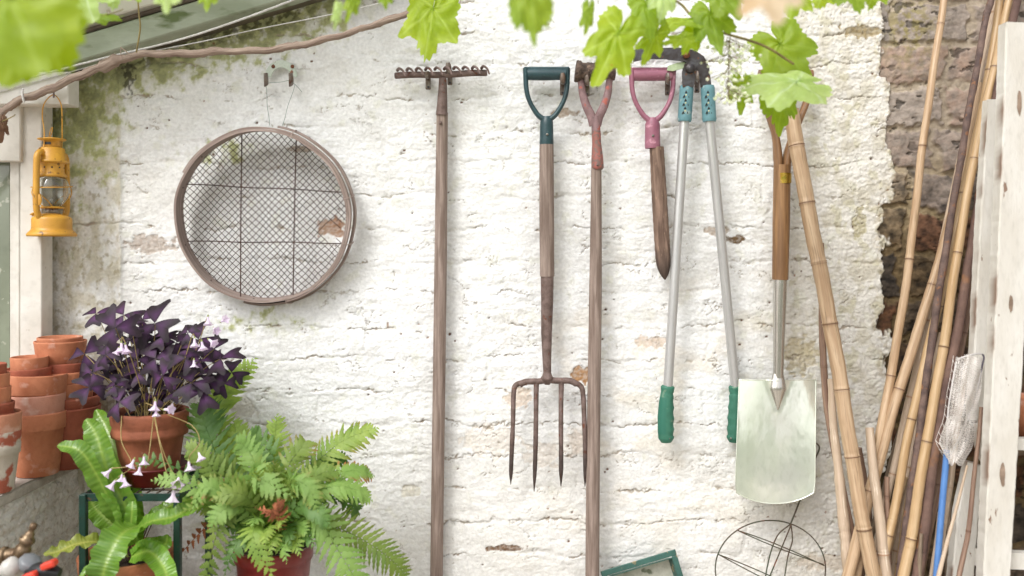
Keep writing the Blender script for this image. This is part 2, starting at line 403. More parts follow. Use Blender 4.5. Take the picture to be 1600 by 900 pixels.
    uu = PX+hsh(r2, 5, 2)*130+12*n(50, 50, 162)+4*n(15, 15, 169); c2 = np.floor(uu/118); g2 = uu/118-c2
    e2 = np.minimum(np.minimum(f2, 1-f2)*62, np.minimum(g2, 1-g2)*118)+3*n(9, 9, 163)
    st_ = ss(3, 8, e2); hr = 7*(hsh(r2, c2, 4)-.4)*st_+2.6*fbm(PX/34, PY/24, 5, 164, .62)-5*(1-st_)+1.2*fbm(PX/60, PY/60, 2, 176)
    pid = np.floor(hsh(r2, c2, 6)*6).astype(int)
    pal = np.array([(.29, .235, .20), (.22, .15, .115), (.33, .27, .225), (.17, .15, .14), (.30, .16, .10), (.30, .23, .15)], np.float32)
    rc = pal[pid]*np.clip(1+.75*fbm(PX/20, PY/15, 5, 165, .62)[..., None], .25, 1.8); mort = np.array((.42, .33, .20), np.float32)*(1+.3*fbm(PX/9, PY/9, 3, 166)[..., None])
    rc = rc*.74; rc = rc*st_[..., None]+mort*.8*(1-st_[..., None]); 
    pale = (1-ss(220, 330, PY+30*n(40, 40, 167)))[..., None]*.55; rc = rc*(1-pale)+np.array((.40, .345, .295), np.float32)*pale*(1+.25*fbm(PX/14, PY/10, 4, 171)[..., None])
    mossr = (np.exp(-((PX-1425)/40)**2-((PY-40)/55)**2)+.6*ss(450, 640, PY)*(1-ss(1400, 1470, PX)))[..., None]*ss(-.2, .3, fbm(PX/12, PY/12, 4, 172))[..., None]*.8
    rc = rc*(1-mossr)+np.array((.26, .22, .07), np.float32)*mossr
    low = ss(230, 430, PY+40*n(60, 60, 173))[..., None]*.92; rc = rc*(1-low)+rc*np.array((.30, .25, .18), np.float32)*low  # lower masonry browner, with the deep shade behind the canes in its colour
    hole = (ss(.42, .55, fbm(PX/24, PY/14, 4, 174))*ss(.9, .3, st_*.0+n(60, 60, 177)+.6))[..., None]; rc = rc*(1-.6*hole); hr = hr-3.5*hole[..., 0]
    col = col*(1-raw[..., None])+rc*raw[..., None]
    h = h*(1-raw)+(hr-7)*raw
    lipm = np.exp(-((PX-edge+3)/3.5)**2)*ss(-.1, .3, n(20, 14, 180)); h += 2.5*lipm*(1-raw)
    mix((.34, .27, .16), .5*np.exp(-((PX-edge+4)/8)**2)*ss(-.1, .4, fbm(PX/10, PY/10, 3, 181))*(1-raw))
    fade = ss(2.25, 2.0, Z)*0+1
    return h*.001*fade, col
xs = np.concatenate([np.arange(-1.9, -1.16, .006), np.arange(-1.16, 1.24, .0021), np.arange(1.24, 1.96, .006)])
zs = np.concatenate([np.arange(-.02, .46, .006), np.arange(.46, 1.86, .0021), np.arange(1.86, 2.5, .006)])
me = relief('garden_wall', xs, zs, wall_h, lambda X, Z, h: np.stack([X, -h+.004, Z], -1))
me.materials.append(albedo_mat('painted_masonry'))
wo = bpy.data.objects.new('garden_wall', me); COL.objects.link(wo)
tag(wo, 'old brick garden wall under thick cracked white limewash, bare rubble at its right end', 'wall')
bk = MB(); bk.box((.03, .14, 1.24), (3.86, .2, 2.5)); bo = solo('masonry_core', bk, mk('core', C('#8a7a68'), C('#6e5c4c'), 8), None, None); bo.parent = wo

# ------------------------------------------------------------------ materials in use
M_wood = mk('weathered_ash', C('#a8958a', .8), C('#7f6c61', .8), 1.0, .7, .5, 1.6, coord='uv', st=(160, 9, 1), dist=.0008, spots=C('#6e5a4f'), spot_sc=2.2, spot_th=(.58, .78), mcol=C('#4a3a32'))
M_wood2 = mk('brown_ash', C('#a5785a'), C('#6f4d3a'), 1.0, .6, .45, 1.6, coord='uv', st=(170, 8, 1), dist=.0006, spots=C('#9a8478'), spot_sc=1.4, spot_th=(.55, .75), mcol=C('#3f2f27'))
M_rust = mk('rusty_iron', C('#84706a'), C('#625049'), 60, .65, .5, 400, metal=.25, spots=C('#6e3f2c'), spot_sc=90, mcol=C('#2e2623'), dist=.0012)
M_rustdk = mk('dark_iron', C('#5b5a5e'), C('#3d3533'), 50, .45, .3, 400, metal=.6, spots=C('#6b4a3a'), spot_sc=70)
M_galv = mk('galvanised_steel', C('#a9a59c'), C('#7e7a72'), 80, .4, .2, 500, metal=.6, spots=C('#6e5138'), spot_sc=120)
M_green = mk('dark_green_plastic', C('#2c4a50'), C('#22393e'), 30, .38, .15, 500, spots=C('#5d7275'), spot_sc=200, spot_th=(.66, .76))
M_pink = mk('faded_pink_plastic', C('#a66e80', .85), C('#93586c', .85), 18, .45, .2, 500, mcol=C('#e3b4c2'), spots=C('#d9a3b2'), spot_sc=60, spot_th=(.6, .8))
M_redpaint = mk('chipped_red_paint', C('#a86058'), C('#8f5f56'), 50, .55, .35, 400, spots=C('#7a625b'), spot_sc=110, spot_th=(.5, .56))
M_alu = mk('satin_aluminium', C('#d4d3d2'), C('#c2c1c0'), 12, .38, .1, 300, metal=.6, spots=C('#8f8a84'), spot_sc=6, spot_th=(.66, .76), coord='uv', st=(20, 1, 1))
M_teal = mk('teal_rubber', C('#6f9ca3', .8), C('#618d96', .8), 20, .6, .2, 300, spots=C('#a3b5b3', .8), spot_sc=60, spot_th=(.62, .74))
M_grip = mk('green_rubber', C('#3f8069', .8), C('#336f5a', .8), 20, .6, .25, 300, spots=C('#7f9a84', .8), spot_sc=55, spot_th=(.62, .74), mcol=C('#276a58'))
M_black = mk('black_plastic', C('#26272a'), C('#1a1b1d'), 20, .35, .1)
M_wire = mk('rusty_wire', C('#553729'), C('#35241d'), 60, .6, 0, metal=.3)
M_term = mk('terracotta', C('#cc8662'), C('#b56c4a'), 14, .8, .35, 240, spots=C('#d9ab97'), spot_sc=32, spot_th=(.60, .74), mcol=C('#e0cfc2'), vary=.10)
M_soil = mk('potting_soil', C('#4a372b'), C('#2a1e17'), 90, .95, 1., 160, dist=.01)
M_white = mk('white_gloss_paint', C('#e4e0d8'), C('#d3cdc2'), 9, .5, .25, 120, spots=C('#b7ab99'), spot_sc=46, spot_th=(.66, .74))
M_peel = mk('peeling_white_paint', C('#ece8e0', .78), C('#ded8cd', .78), 9, .55, .4, 110, st=(2.4, 2.4, .8), spots=C('#8f7462', .8), spot_sc=30, spot_th=(.70, .72), coord='obj', mcol=C('#8a6e5c', .8))

# ------------------------------------------------------------------ left: window, lean-to edge, low wall
def plank(mb, x0, y0, x1, y1, d, th, bev=.002):
    a, b = W(x0, y0, d), W(x1, y1, d); mb.box(((a.x+b.x)/2, -d+th/2, (a.z+b.z)/2), (abs(b.x-a.x), th, abs(a.z-b.z)), None, bev)
T = Thing('window', 'white painted wooden window at the left edge of the garden wall', 'window', (-1.3, -.05, H-.486))
m = MB(); plank(m, 31, 100, 65, 720, .075, .05); T.part('casing', m, M_white)
m = MB(); plank(m, 15, 150, 30.4, 720, .062, .04); plank(m, -240, 690, 15, 705, .062, .04); T.part('sash_frame', m, M_white)
m = MB(); plank(m, -240, 163, 31.5, 252, .088, .03); T.part('head_board', m, M_white)
m = MB(); plank(m, -260, 112, 107, 163, .115, .05); T.part('lintel', m, M_white)
m = MB(); plank(m, -240, 240, 15.5, 700, .035, .004); T.part('pane', m, mk('dusty_glass', C('#8e9582'), C('#7b826f'), 6, .12, .02, 20, spots=C('#b1b3a3'), spot_sc=40, spec=.8))

T = Thing('low_wall', 'low whitewashed brick side wall carrying the terracotta pots', 'wall', (-1.3, -.5, 0))
LX, LZ = -1.005, H-.486
def low_h(U, Z):
    # U distance along -Y, Z height
    a = U/.0015; b_ = Z/.0015; v = b_+2*pn(a/30, b_/30, 1); row = np.floor(v/50); f = v/50-row; u = a+hsh(row, 2)*90; c = np.floor(u/148); fu = u/148-c
    e = np.minimum(np.minimum(f, 1-f)*50, np.minimum(fu, 1-fu)*148); jt = np.exp(-(e/4)**2)
    h = -4*jt+2.5*(hsh(row, c)-.5)+3.6*fbm(a/26, b_/12, 5, 200, .6)*(hsh(row, c, 3) > .35)+1.2*fbm(a/8, b_/8, 3, 205)
    col = np.ones((Z.shape[0], U.shape[1], 3), np.float32)*np.array((.80, .775, .73), np.float32)
    def mx(c, fq):
        nonlocal col; fq = np.clip(fq, 0, 1)[..., None]; col = col*(1-fq)+np.asarray(c, np.float32)*fq
    mx((.62, .57, .50), .6*ss(-.2, .5, fbm(a/20, b_/16, 4, 210))); mx((.70, .67, .60), .5*jt)
    mx((.42, .34, .26), .5*ss(.35, .6, fbm(a/9, b_/7, 4, 214)))
    return h*.001, col
me = relief('brick_face', np.arange(.0, 1.45, .0022), np.arange(0, LZ-.02, .0022), low_h, lambda U, Z, h: np.stack([LX-.012+h-T.loc.x, -U-T.loc.y, Z], -1))
me.materials.append(albedo_mat('painted_masonry_side', bump=.6)); o = bpy.data.objects.new('brick_face', me); COL.objects.link(o); o.parent = T.o
m = MB(); m.box((LX-.52, -.72, (LZ-.02)/2), (.99, 1.44, LZ-.024)); T.part('brick_core', m, mk('core', C('#8a7a68')))
def cop_h(U, V):
    a = U/.0015; b_ = V/.0015; h = 1.2*fbm(a/20, b_/20, 5, 220, .6)
    ed = 1-ss(0, 10, (LX-U)/.0015*1.0+3*pn(a/6, b_/12, 230)); h = h-3.5*ed*0
    col = np.ones((V.shape[0], U.shape[1], 3), np.float32)*np.array((.47, .415, .37), np.float32); f = ss(-.3, .5, fbm(a/22, b_/22, 5, 225, .6))[..., None]
    col = col*(1-.5*f)+np.array((.52, .47, .42), np.float32)*.5*f; g_ = (.8*ed)[..., None]; col = col*(1-g_)+np.array((.58, .54, .47), np.float32)*g_
    return h*.001, col
me = relief('coping_top', np.arange(LX-1.0, LX, .003), np.arange(.0, 1.45, .003), cop_h, lambda U, V, h: np.stack([U-T.loc.x, -V-T.loc.y, LZ+h], -1))
me.flip_normals(); me.materials.append(albedo_mat('stone_coping', bump=.5)); o = bpy.data.objects.new('coping_top', me); COL.objects.link(o); o.parent = T.o
m = MB(); m.box((LX-.5, -.724, LZ-.0135), (1.0, 1.45, .023), None, .004); T.part('coping_slab', m, mk('stone_edge', C('#d2cabf'), C('#b0a79a'), 30, .85, .6, 120, dist=.004))

# lean-to roof edge
T = Thing('lean_to_roof', 'sloping green-grey wooden edge of a lean-to roof in the top left corner', 'roof', W(180, 40, .05))
def sl_(x0, off): return 88-.30*(x0-150)+off
def sloped(mb, off0, off1, d, th, x0=-260, x1=620):
    m0 = (off0+off1)/2; a = W(x0, sl_(x0, m0), d); b = W(x1, sl_(x1, m0), d)
    mb.bar(a-Vector((0, -th/2, 0)), b-Vector((0, -th/2, 0)), abs(off1-off0)*K(d)*.958, th, (0, -1, 0), .003)
M_gp = mk('algae_stained_board', C('#b4baa8'), C('#959d87'), 5, .6, .2, 90, st=(1, 1, 3), spots=C('#5d6b3c'), spot_sc=9, spot_th=(.56, .66))
m = MB(); sloped(m, -40, -1, .10, .06); T.part('fascia_board', m, M_gp)
m = MB(); sloped(m, -53, -41.5, .085, .05); T.part('batten', m, mk('brown_batten', C('#8a7b6d'), C('#6d6055'), 20))
m = MB(); sloped(m, -84, -55, .11, .05); T.part('glazing_bar', m, M_white)
m = MB(); sloped(m, 1, 9, .05, .05); T.part('seal_strip', m, mk('dark_seal', C('#6b6252'), C('#4b4436'), 20))
m = MB(); a = W(-260, sl_(-260, -88), .05); b = W(620, sl_(620, -88), .05)
m.add([a, b, b+Vector((0, -.22, -.01)), a+Vector((0, -.22, -.01))]+[p+Vector((0, 0, .006)) for p in (a, b, b+Vector((0, -.22, -.01)), a+Vector((0, -.22, -.01)))], [(0, 1, 2, 3), (7, 6, 5, 4), (0, 4, 5, 1), (1, 5, 6, 2), (2, 6, 7, 3), (3, 7, 4, 0)], None, None, False)
T.part('roof_sheet', m, mk('milky_sheet', C('#dfe4dd'), C('#cdd4ca'), 4, .3, .1, 60, trans=.6))

# twine
def wirex(name, pts, r, mat, label, cat, n=60, jit=0):
    p = bez([W(*q) for q in pts], n); p = [x+Vector((0, 0, rnd.uniform(-jit, jit))) for x in p]
    return solo(name, MB().tube(p, r, 6), mat, label, cat, loc=p[0])
M_tw = mk('white_twine', C('#e8e6e4'), C('#c9c5c2'), 200, .7, .3)
def xwire(a, b): return a
wirex('twine', [(-60, 150, .13), (150, 94, .13), (280, 62, .13), (400, 22, .13), (520, -25, .12)], .0024, M_tw, 'thick white twine strung beside the lean-to fascia board', 'twine', jit=.0003)
wirex('wire', [(-60, 160, .12), (98, 116, .12), (200, 88, .12), (320, 64, .12), (400, 46, .10), (520, 22, .10), (640, -6, .10)], .0013, M_tw, 'thin white wire stretched just above the bare vine stem', 'wire')

# ------------------------------------------------------------------ wall hooks
M_hook = mk('hook_steel', C('#9a938c'), C('#6f5a4e'), 60, .4, .2, 300, metal=.6, spots=C('#6b3f2b'), spot_sc=100)
def hook(px, py, d, label, lean=0, ln=20):
    T = Thing('wall_hook', label, 'hook', W(px, py+4, 0), 'steel hooks holding the tools')
    p = [W(px, py-4, 0), W(px, py-2, d*.8), W(px+lean*.3, py+2, d+.006), W(px+lean, py-ln*.35, d+.018)]
    m = MB(); pts = bez([W(px, py+2, -.01), W(px, py+3, d*.6), W(px, py+3, d), W(px+lean*.5, py, d+.012), W(px+lean, py-ln*.55, d+.016)], 16)
    m.tube(pts, [.0026]*11+[.0034, .0042, .0048, .005, .0045, .003], 8, sq=(.6, 1.4)); T.part('hook_prong', m, M_hook)
    m = MB(); m.box(W(px, py+9, .006)+Vector((0, .0, 0)), (.012, .006, .036), None, .002); T.part('back_plate', m, M_hook)
    m = MB(); m.ball(W(px, py+17, .011), .0028, 8); T.part('screw', m, M_rustdk)

# ------------------------------------------------------------------ hand tools
def limb(name, T, pts, wpx, mat, seg=14, n=24, masks=None, label=None, sq=None, parent=None):
    m = MB(); P = bez([W(*q) for q in pts], n) if len(pts) > 2 else [W(*pts[0]).lerp(W(*pts[1]), i/n) for i in range(n+1)]
    ww = [np.interp(i/n, np.linspace(0, 1, len(wpx)), wpx)*K(pts[0][2])/2 for i in range(n+1)]
    return T.part(name, m.tube(P, ww, seg, masks=masks, sq=sq), mat, label, parent)

# rake
T = Thing('garden_rake', 'old iron-headed rake with a long grey wooden handle left of the digging fork', 'rake', W(690, 170, .03))
m = MB()
a, b = W(618, 118, .032), W(760, 114, .032); nb = 40
P = []
for i in range(nb+1):
    t = i/nb; p = a.lerp(b, t); P.append(p+Vector((0, 0, .0012*math.sin(9*t))))
pr = []
for p in P: pr.append([p+Vector((0, .003, -.0075)), p+Vector((0, -.003, -.0078)), p+Vector((0, -.0035, .0065)), p+Vector((0, .003, .0068)), p+Vector((0, .003, -.0075))])
m.grid(pr); m.tube([P[0], P[0]+Vector((-.002, 0, 0))], .006, 8); m.tube([P[-1], P[-1]+Vector((.002, 0, 0))], .007, 8)
hd = T.part('rake_head', m, M_rust)
for i in range(10):
    x = 621+i*14.6; y = 116-i*.4
    m = MB(); p = bez([W(x, y-6, .034), W(x+3, y-9, .055), W(x+9, y-5, .075), W(x+12, y+3, .088)], 10); m.tube(p, [.0038*(1-.055*j) for j in range(11)], 8)
    T.part('tooth', m, M_rust)
limb('socket', T, [(692, 122, .03), (692, 150, .03), (690, 180, .03)], [12, 15, 18.5], M_rust)
limb('handle', T, [(691, 176, .026), (688, 450, .026), (682, 900, .03), (681, 1050, .034)], [18, 20, 20, 20], M_wood, n=70)
m = MB(); m.ball(W(688, 192, .042), .004, 10); T.part('rivet', m, M_rust)
hook(669, 119, .026, 'left of the two hooks under the rake head', -2, 14)
hook(703, 112, .026, 'right of the two hooks holding the rake head, next to its socket', -3, 26)

def dgrip(T, cx, ytop, wtop, ycol, ycolb, wcol, mat, d, grip_mat=None, thick=8):
    k = K(d)
    gm = MB(); xl, xr = cx-wtop/2, cx+wtop/2
    gm.tube([W(xl+6, ytop+11, d).lerp(W(xr-6, ytop+11, d), i/12) for i in range(13)], [9.2*k]+[9.6*k*(1+.03*math.sin(i*.5)) for i in range(11)]+[9.2*k], 16); T.part('grip', gm, grip_mat or mat)
    fr = MB()
    pts = [(xl+4, ytop+2), (xl+4, ytop+30), (xl+9, ytop+52), (xl+21, ytop+73), (cx-5, ycol-1), (cx-3, ycol+8)]
    for sgn in (1, -1):
        P = bez([W(cx+(x-cx)*sgn, y, d) for x, y in pts], 22)
        fr.tube(P, [np.interp(i, [0, 3, 10, 17, 22], [5.2, 4.0, 3.7, 4.6, 5.5])*k for i in range(23)], 12, sq=(1.5, 1))
    fr.tube([W(cx+(i-6)/6*(wtop/2-1), ytop+3+abs(i-6)*.0, d) for i in range(13)], 3.6*k, 10, sq=(1.8, 1))
    T.part('yoke', fr, mat)
    m = MB(); n = 10; m.tube([W(cx, ycol-6, d).lerp(W(cx, ycolb, d), i/n) for i in range(n+1)], [np.interp(i/n, [0, .2, .8, .96, 1], [7, wcol/2-.6, wcol/2, wcol/2+.4, wcol/2-.4])*k for i in range(n+1)], 18); T.part('ferrule', m, mat)
    m = MB(); m.ball(W(cx+1, ycol+22, d+wcol/2*k), .0032, 8); T.part('rivet', m, M_galv)

# digging fork
T = Thing('digging_fork', 'four-tined digging fork with a dark green D-handle hanging tines down', 'fork', W(854, 430, .035))
dgrip(T, 854, 105, 72, 188, 228, 22, M_green, .038)
limb('shaft', T, [(854, 226, .038), (854, 330, .038), (855, 432, .038)], [22.5, 23.5, 23], M_wood, n=30)
m = MB(); n = 30; ys = [420, 436, 470, 520, 560, 582]; ws = [20, 19.5, 18.5, 16.5, 13.5, 12]; xs_ = [855, 855, 855, 854, 854.5, 855]
m.tube([W(np.interp(i/n, np.linspace(0, 1, 6), xs_), np.interp(i/n, np.linspace(0, 1, 6), ys), .0385) for i in range(n+1)], [np.interp(i/n, np.linspace(0, 1, 6), ws)*K(.038)/2*1.04 for i in range(n+1)], 16); T.part('socket', m, M_rust)
m = MB(); k = K(.04)
m.tube(bez([W(855, 578, .04), W(855, 590, .04), W(855, 601, .04)], 8), [6*k, 6*k, 7*k, 8*k, 10*k, 10*k, 8*k, 6*k, 4*k], 10)
m.tube(bez([W(812, 601, .04), W(822, 596.5, .04), W(840, 596, .04), W(856, 594, .04), W(872, 595, .04), W(890, 595, .04), W(901, 600, .04)], 24), 5.0*k, 10)
T.part('fork_head', m, M_rust)
for i, (xt, xb, yb) in enumerate(((802.5, 798, 757), (838, 834.5, 768), (877, 876.5, 760), (911.5, 914, 760))):
    m = MB()
    if i == 0: q = [(816, 598), (806, 602), (802.5, 615), (801.5, 660), (799, 720), (xb, yb)]
    elif i == 3: q = [(897, 598), (907, 603), (911, 616), (913, 660), (914.5, 720), (xb, yb)]
    else: q = [(xt, 594), (xt, 605), (xt-.3, 620), (xt-.6, 660), ((xt+xb)/2, 720), (xb, yb)]
    P = bez([W(x, y, .040+.010*math.sin(max(0, (y-600)/170)*math.pi)) for x, y in q], 30)
    m.tube(P, [np.interp(j, [0, 6, 20, 25, 27, 30], [4.4, 4.2, 3.6, 3.6, 3.1, .6])*k*(1+.07*rnd.uniform(-1, 1)*(j > 18)) for j in range(31)], 8, masks=[float(np.interp(j, [20, 24], [0, .7])) for j in range(31)]); T.part('tine', m, M_rust)
hook(879, 128, .04, 'hook through the dark green D-handle of the digging fork', 0, 26)

# tool with iron yoke and red strap
T = Thing('long_tool', 'tall tool with muddy cross-grip, rusty iron yoke and red strap, right of the fork', 'garden tool', W(930, 300, .05))
m = MB(); k = K(.045); n = 26; P = []; Rr = []
for i in range(n+1):
    t = i/n; P.append(W(899+t*62, 111+1.5*math.sin(t*5), .045)); Rr.append(k*(15 if .15 < t < .85 else 16.5)*(1+.05*math.sin(t*23)+.04*rnd.uniform(-1, 1)))
m.tube(P, Rr, 12); T.part('grip', m, mk('muddy_wood', C('#6e5a4e'), C('#3f332c'), 60, .9, 1., 160, dist=.006, spots=C('#85705f'), spot_sc=90), 'wooden grip caked in dark mud')
m = MB()
for sgn in (1, -1):
    P = bez([W(930+sgn*x, y, .047) for x, y in ((25, 118), (22, 128), (20, 145), (14, 165), (6, 182), (2, 196))], 20)
    m.tube(P, [np.interp(j, [0, 5, 14, 20], [5, 5, 6.5, 7])*k for j in range(21)], 10, sq=(.7, 1.1))
m.tube([W(931, 182, .047), W(931, 190, .047), W(931.5, 215, .047)], [6*k, 7*k, 6.8*k], 12); T.part('yoke', m, mk('pinkish_rust', C('#96787a'), C('#765c5c'), 50, .65, .4, 400, spots=C('#a85a4e'), spot_sc=60, spot_th=(.6, .66)))
m = MB(); P = [W(931.5+i*.13, 205+i*3.15, .048) for i in range(21)]; m.tube(P, [np.interp(j, [0, 6, 13, 18, 19.4, 20], [6.8, 6.8, 8.8, 9.3, 7, 3])*k for j in range(21)], 14, sq=(1.15, 1.05)); T.part('strap', m, M_redpaint)
m = MB(); m.ball(W(933.7, 258, .062), .0035, 10); T.part('rivet', m, M_rust)
limb('shaft', T, [(932, 246, .046), (930.5, 450, .042), (927, 700, .046), (925.5, 900, .055), (925, 1050, .06)], [16, 20, 21.5, 22, 22], M_wood, n=70)
hook(917, 130, .045, 'hook in front of the rusty iron yoke', -1, 30)

# pink-handled dibber
T = Thing('dibber', 'wooden stake dibber with a faded pink D-handle between the yoke tool and loppers', 'dibber', W(1030, 330, .035))
dgrip(T, 1019.5, 106, 72, 190, 232, 24, M_pink, .036)
m = MB(); k = K(.036); n = 44; P = []; Rr = []; mk_ = []
for i in range(n+1):
    t = i/n; y = 230+t*207; x = np.interp(y, [230, 330, 410, 437], [1026, 1031.5, 1036.5, 1039]); P.append(W(x, y, .036+.004*t))
    Rr.append(np.interp(y, [230, 300, 400, 415, 428, 437], [11.2, 12, 12.2, 11.2, 7, 1.2])*k*(1+.02*math.sin(i*1.9))); mk_.append(float(np.interp(y, [385, 420], [0.0, .85])))
m.tube(P, Rr, 16, masks=mk_); T.part('stake', m, mk('earthy_wood', C('#927868'), C('#5f4a3e'), 1.0, .8, .7, 2.2, coord='uv', st=(120, 12, 1), dist=.0015, spots=C('#b99a80'), spot_sc=3.4, spot_th=(.64, .7), mcol=C('#43362f')))
hook(1043, 128, .04, 'hook through the faded pink D-handle', 0, 26)

# loppers
T = Thing('loppers', 'long-armed loppers with satin metal arms, teal sleeves and green grips', 'loppers', W(1090, 330, .05))
k = K(.05)
def poly(mb, pts, d, th): mb.prism([W(x, y, d) for x, y in pts], (0, th, 0))
m = MB(); poly(m, [(986, 80), (1000, 74), (1030, 75), (1060, 74), (1085, 78), (1100, 88), (1108, 104), (1112, 136), (1095, 136), (1093, 118), (1084, 102), (1070, 96), (1040, 92), (1010, 92), (990, 96)], .062, .006); T.part('blade', m, M_rustdk, 'dark curved hook blade')
m = MB(); poly(m, [(1067, 136), (1066, 112), (1070, 100), (1080, 95), (1088, 100), (1087, 116), (1084, 136)], .07, .006); T.part('lever_plate', m, M_rustdk)
m = MB(); poly(m, [(1072, 96), (1058, 98), (1044, 103), (1042, 110), (1052, 111), (1066, 107), (1074, 112)], .055, .004); T.part('counter_blade', m, mk('green_coat', C('#b5c49c'), C('#98a884'), 30, .5))
for (x, y, r, dd, mm) in ((1072, 86, 5.6, .062, mk('copper_bolt', C('#a5705a'), C('#7a4c3a'), 60, .4, .2, 300, metal=.7)), (1078, 107, 7.2, .07, M_rustdk)):
    m = MB(); c = W(x, y, dd); m.lathe([(0, .008), (r*.55*k, .008), (r*.6*k, .0068), (r*.9*k, .0065), (r*k, .005), (r*k, 0)], c, 20, (0, -1, 0)); T.part('bolt', m, mm)
for sgn, (xt, xb), (xg, xe), rr in ((0, (1073, 1069.5), (1043.5, 1041), 1), (1, (1105.5, 1108.5), (1149, 1147), -1)):
    dd = .055+.0*sgn
    m = MB(); n = 14; m.tube([W(xt, 134, dd).lerp(W(xb, 190, dd), i/n) for i in range(n+1)], [np.interp(i, [0, .6, 12, 13, 14], [9.5, 11, 10.8, 11.2, 10.2])*k for i in range(n+1)], 20); sv = T.part('sleeve', m, M_teal)
    for q in range(3):
        yy = 148+q*12.5; xx = xt+(xb-xt)*(yy-134)/56
        m = MB(); kk = k; d2 = dd+11.05*k
        for (ox, oy) in ((0, -4.2), (-2.9, 2.6), (2.9, 2.6)):
            m.prism([W(xx+ox, yy+oy-2.7, d2-abs(ox)*.0002), W(xx+ox-2.3, yy+oy+1.8, d2-abs(ox)*.0002), W(xx+ox+2.3, yy+oy+1.8, d2-abs(ox)*.0002)], (0, .002, 0))
        T.part('grip_holes', m, M_black, parent=sv)
        m = MB(); m.ball(W(xx, yy+.3, d2-.0008), .0020, 8, (1, .4, 1)); T.part('stud', m, mk('cream_stud', C('#d8d5a0')), parent=sv)
    m = MB(); n = 30; d3 = .055 if sgn == 0 else .030
    m = MB(); m.tube([W(xb, 188, dd).lerp(W(xg, 606, d3), i/n)+Vector((0, -.001*math.sin(i/n*3.1), 0)) for i in range(n+1)], 7.4*k, 18); T.part('arm', m, M_alu)
    m = MB(); n = 60; P = []; Rr = []
    for i in range(n+1):
        t = i/n; P.append(W(xg+(xe-xg)*t-rr*1.5*math.sin(t*3.1), 602+t*89, d3-.002*t)); Rr.append(k*np.interp(t, [0, .03, .12, .3, .55, .8, .93, 1], [8.5, 11, 10, 12, 13.2, 13, 12.2, 8]))
    o0 = len(m.v); m.tube(P, Rr, 24, sq=(.8, 1))
    # finger waves on one side
    for i in range(n+1):
        t = i/n; c = P[i]
        for j in range(24):
            v = Vector(m.v[o0+i*24+j]); dx = (v.x-c.x)*rr
            if dx > .004*1: 
                f = .0022*abs(math.sin(t*math.pi*5.2))*min(1, (dx-.004)/.005) if .12 < t < .9 else 0
                v.x -= rr*f; m.v[o0+i*24+j] = tuple(v)
            if dx < -.004 and v.y < c.y+.002 and .2 < t < .85: m.m[o0+i*24+j] = .8
    T.part('hand_grip', m, M_grip)
    m = MB(); m.ball(W(xe+rr*5, 685, d3+.010), .0024, 8); T.part('grip_screw', m, M_galv)
hook(1089, 124, .055, 'hook under the bolt of the loppers', 0, 24)

# spade
T = Thing('digging_spade', 'polished steel spade with an oiled wooden split handle', 'spade', W(1217, 430, .05))
M_oil = mk('oiled_wood', C('#a37b52', .85), C('#7d5a3a', .85), 1.0, .45, .25, 1.8, coord='uv', st=(150, 7, 1), dist=.0005, spots=C('#5f3f26'), spot_sc=1.6, spot_th=(.6, .8))
M_oild = mk('oiled_wood_dark', C('#9a7450'), C('#6a4a30'), 1.0, .45, .25, 1.8, coord='uv', st=(150, 7, 1), dist=.0005)
k = K(.05)
limb('shaft', T, [(1222, 258, .052), (1221, 340, .052), (1219, 437, .052)], [26, 26.5, 24.5], M_oil, n=20, seg=20)
m = MB()
P = bez([W(x, y, .052) for x, y in ((1216, 285), (1215.5, 250), (1212, 215), (1203, 185), (1194, 155), (1190, 118))], 26); m.tube(P, [np.interp(j, [0, 6, 12, 26], [6.2, 6.8, 5.2, 5.2])*k for j in range(27)], 12, sq=(1.6, 1))
P = bez([W(x, y, .052) for x, y in ((1228.5, 285), (1229.5, 250), (1238, 215), (1250, 185), (1261, 155), (1265, 118))], 26); m.tube(P, [np.interp(j, [0, 6, 12, 26], [6.2, 6.8, 5.2, 5.2])*k for j in range(27)], 12, sq=(1.6, 1)); T.part('yoke', m, M_oild)
m = MB(); m.tube([W(1186, 118, .052), W(1228, 117, .052), W(1269, 118, .052)], [9*k, 10*k, 9*k], 14); T.part('grip', m, M_oild)
m = MB(); c = W(1223, 279, .052); q = []
for i in range(5):
    rw = []
    for j in range(9):
        a = -1.05+2.1*j/8; hh = (9 if 1 <= j <= 7 else 7)*k; rw.append(c+Vector((13.4*k*math.sin(a), -13.4*k*1.02*math.cos(a), hh*(i-2)/2*.9)))
    q.append(rw)
m.grid(q, [[(.5 if 3 <= j <= 4 and i == 2 else 0) for j in range(9)] for i in range(5)]); T.part('brass_band', m, mk('brass_foil', C('#c9a94a'), C('#9a7a2a'), 80, .25, .2, 300, metal=.8, mcol=C('#6d7d1e')))
M_st = mk('polished_steel', C('#f0f2e8', 1), C('#e2e8d8', 1), 16, .15, .32, 7, metal=.6, dist=.016, st=(1, 1, .5), spots=C('#d8e0c6', 1), spot_sc=5, spot_th=(.55, .8))
M_st2 = mk('polished_tube', C('#d5d1ca', 1), C('#bfbab2', 1), 16, .2, .0, 22, metal=.85, coord='uv', st=(80, 2, 1))
m = MB(); n = 20; m.tube([W(1219-i*.15, 434+i*7.8, .052+.004*i/n) for i in range(n+1)], [np.interp(i, [0, 1, 14, 20], [11, 11, 8.6, 8])*k for i in range(n+1)], 20); T.part('socket', m, M_st2)
m = MB(); nu, nv = 24, 34; P = []
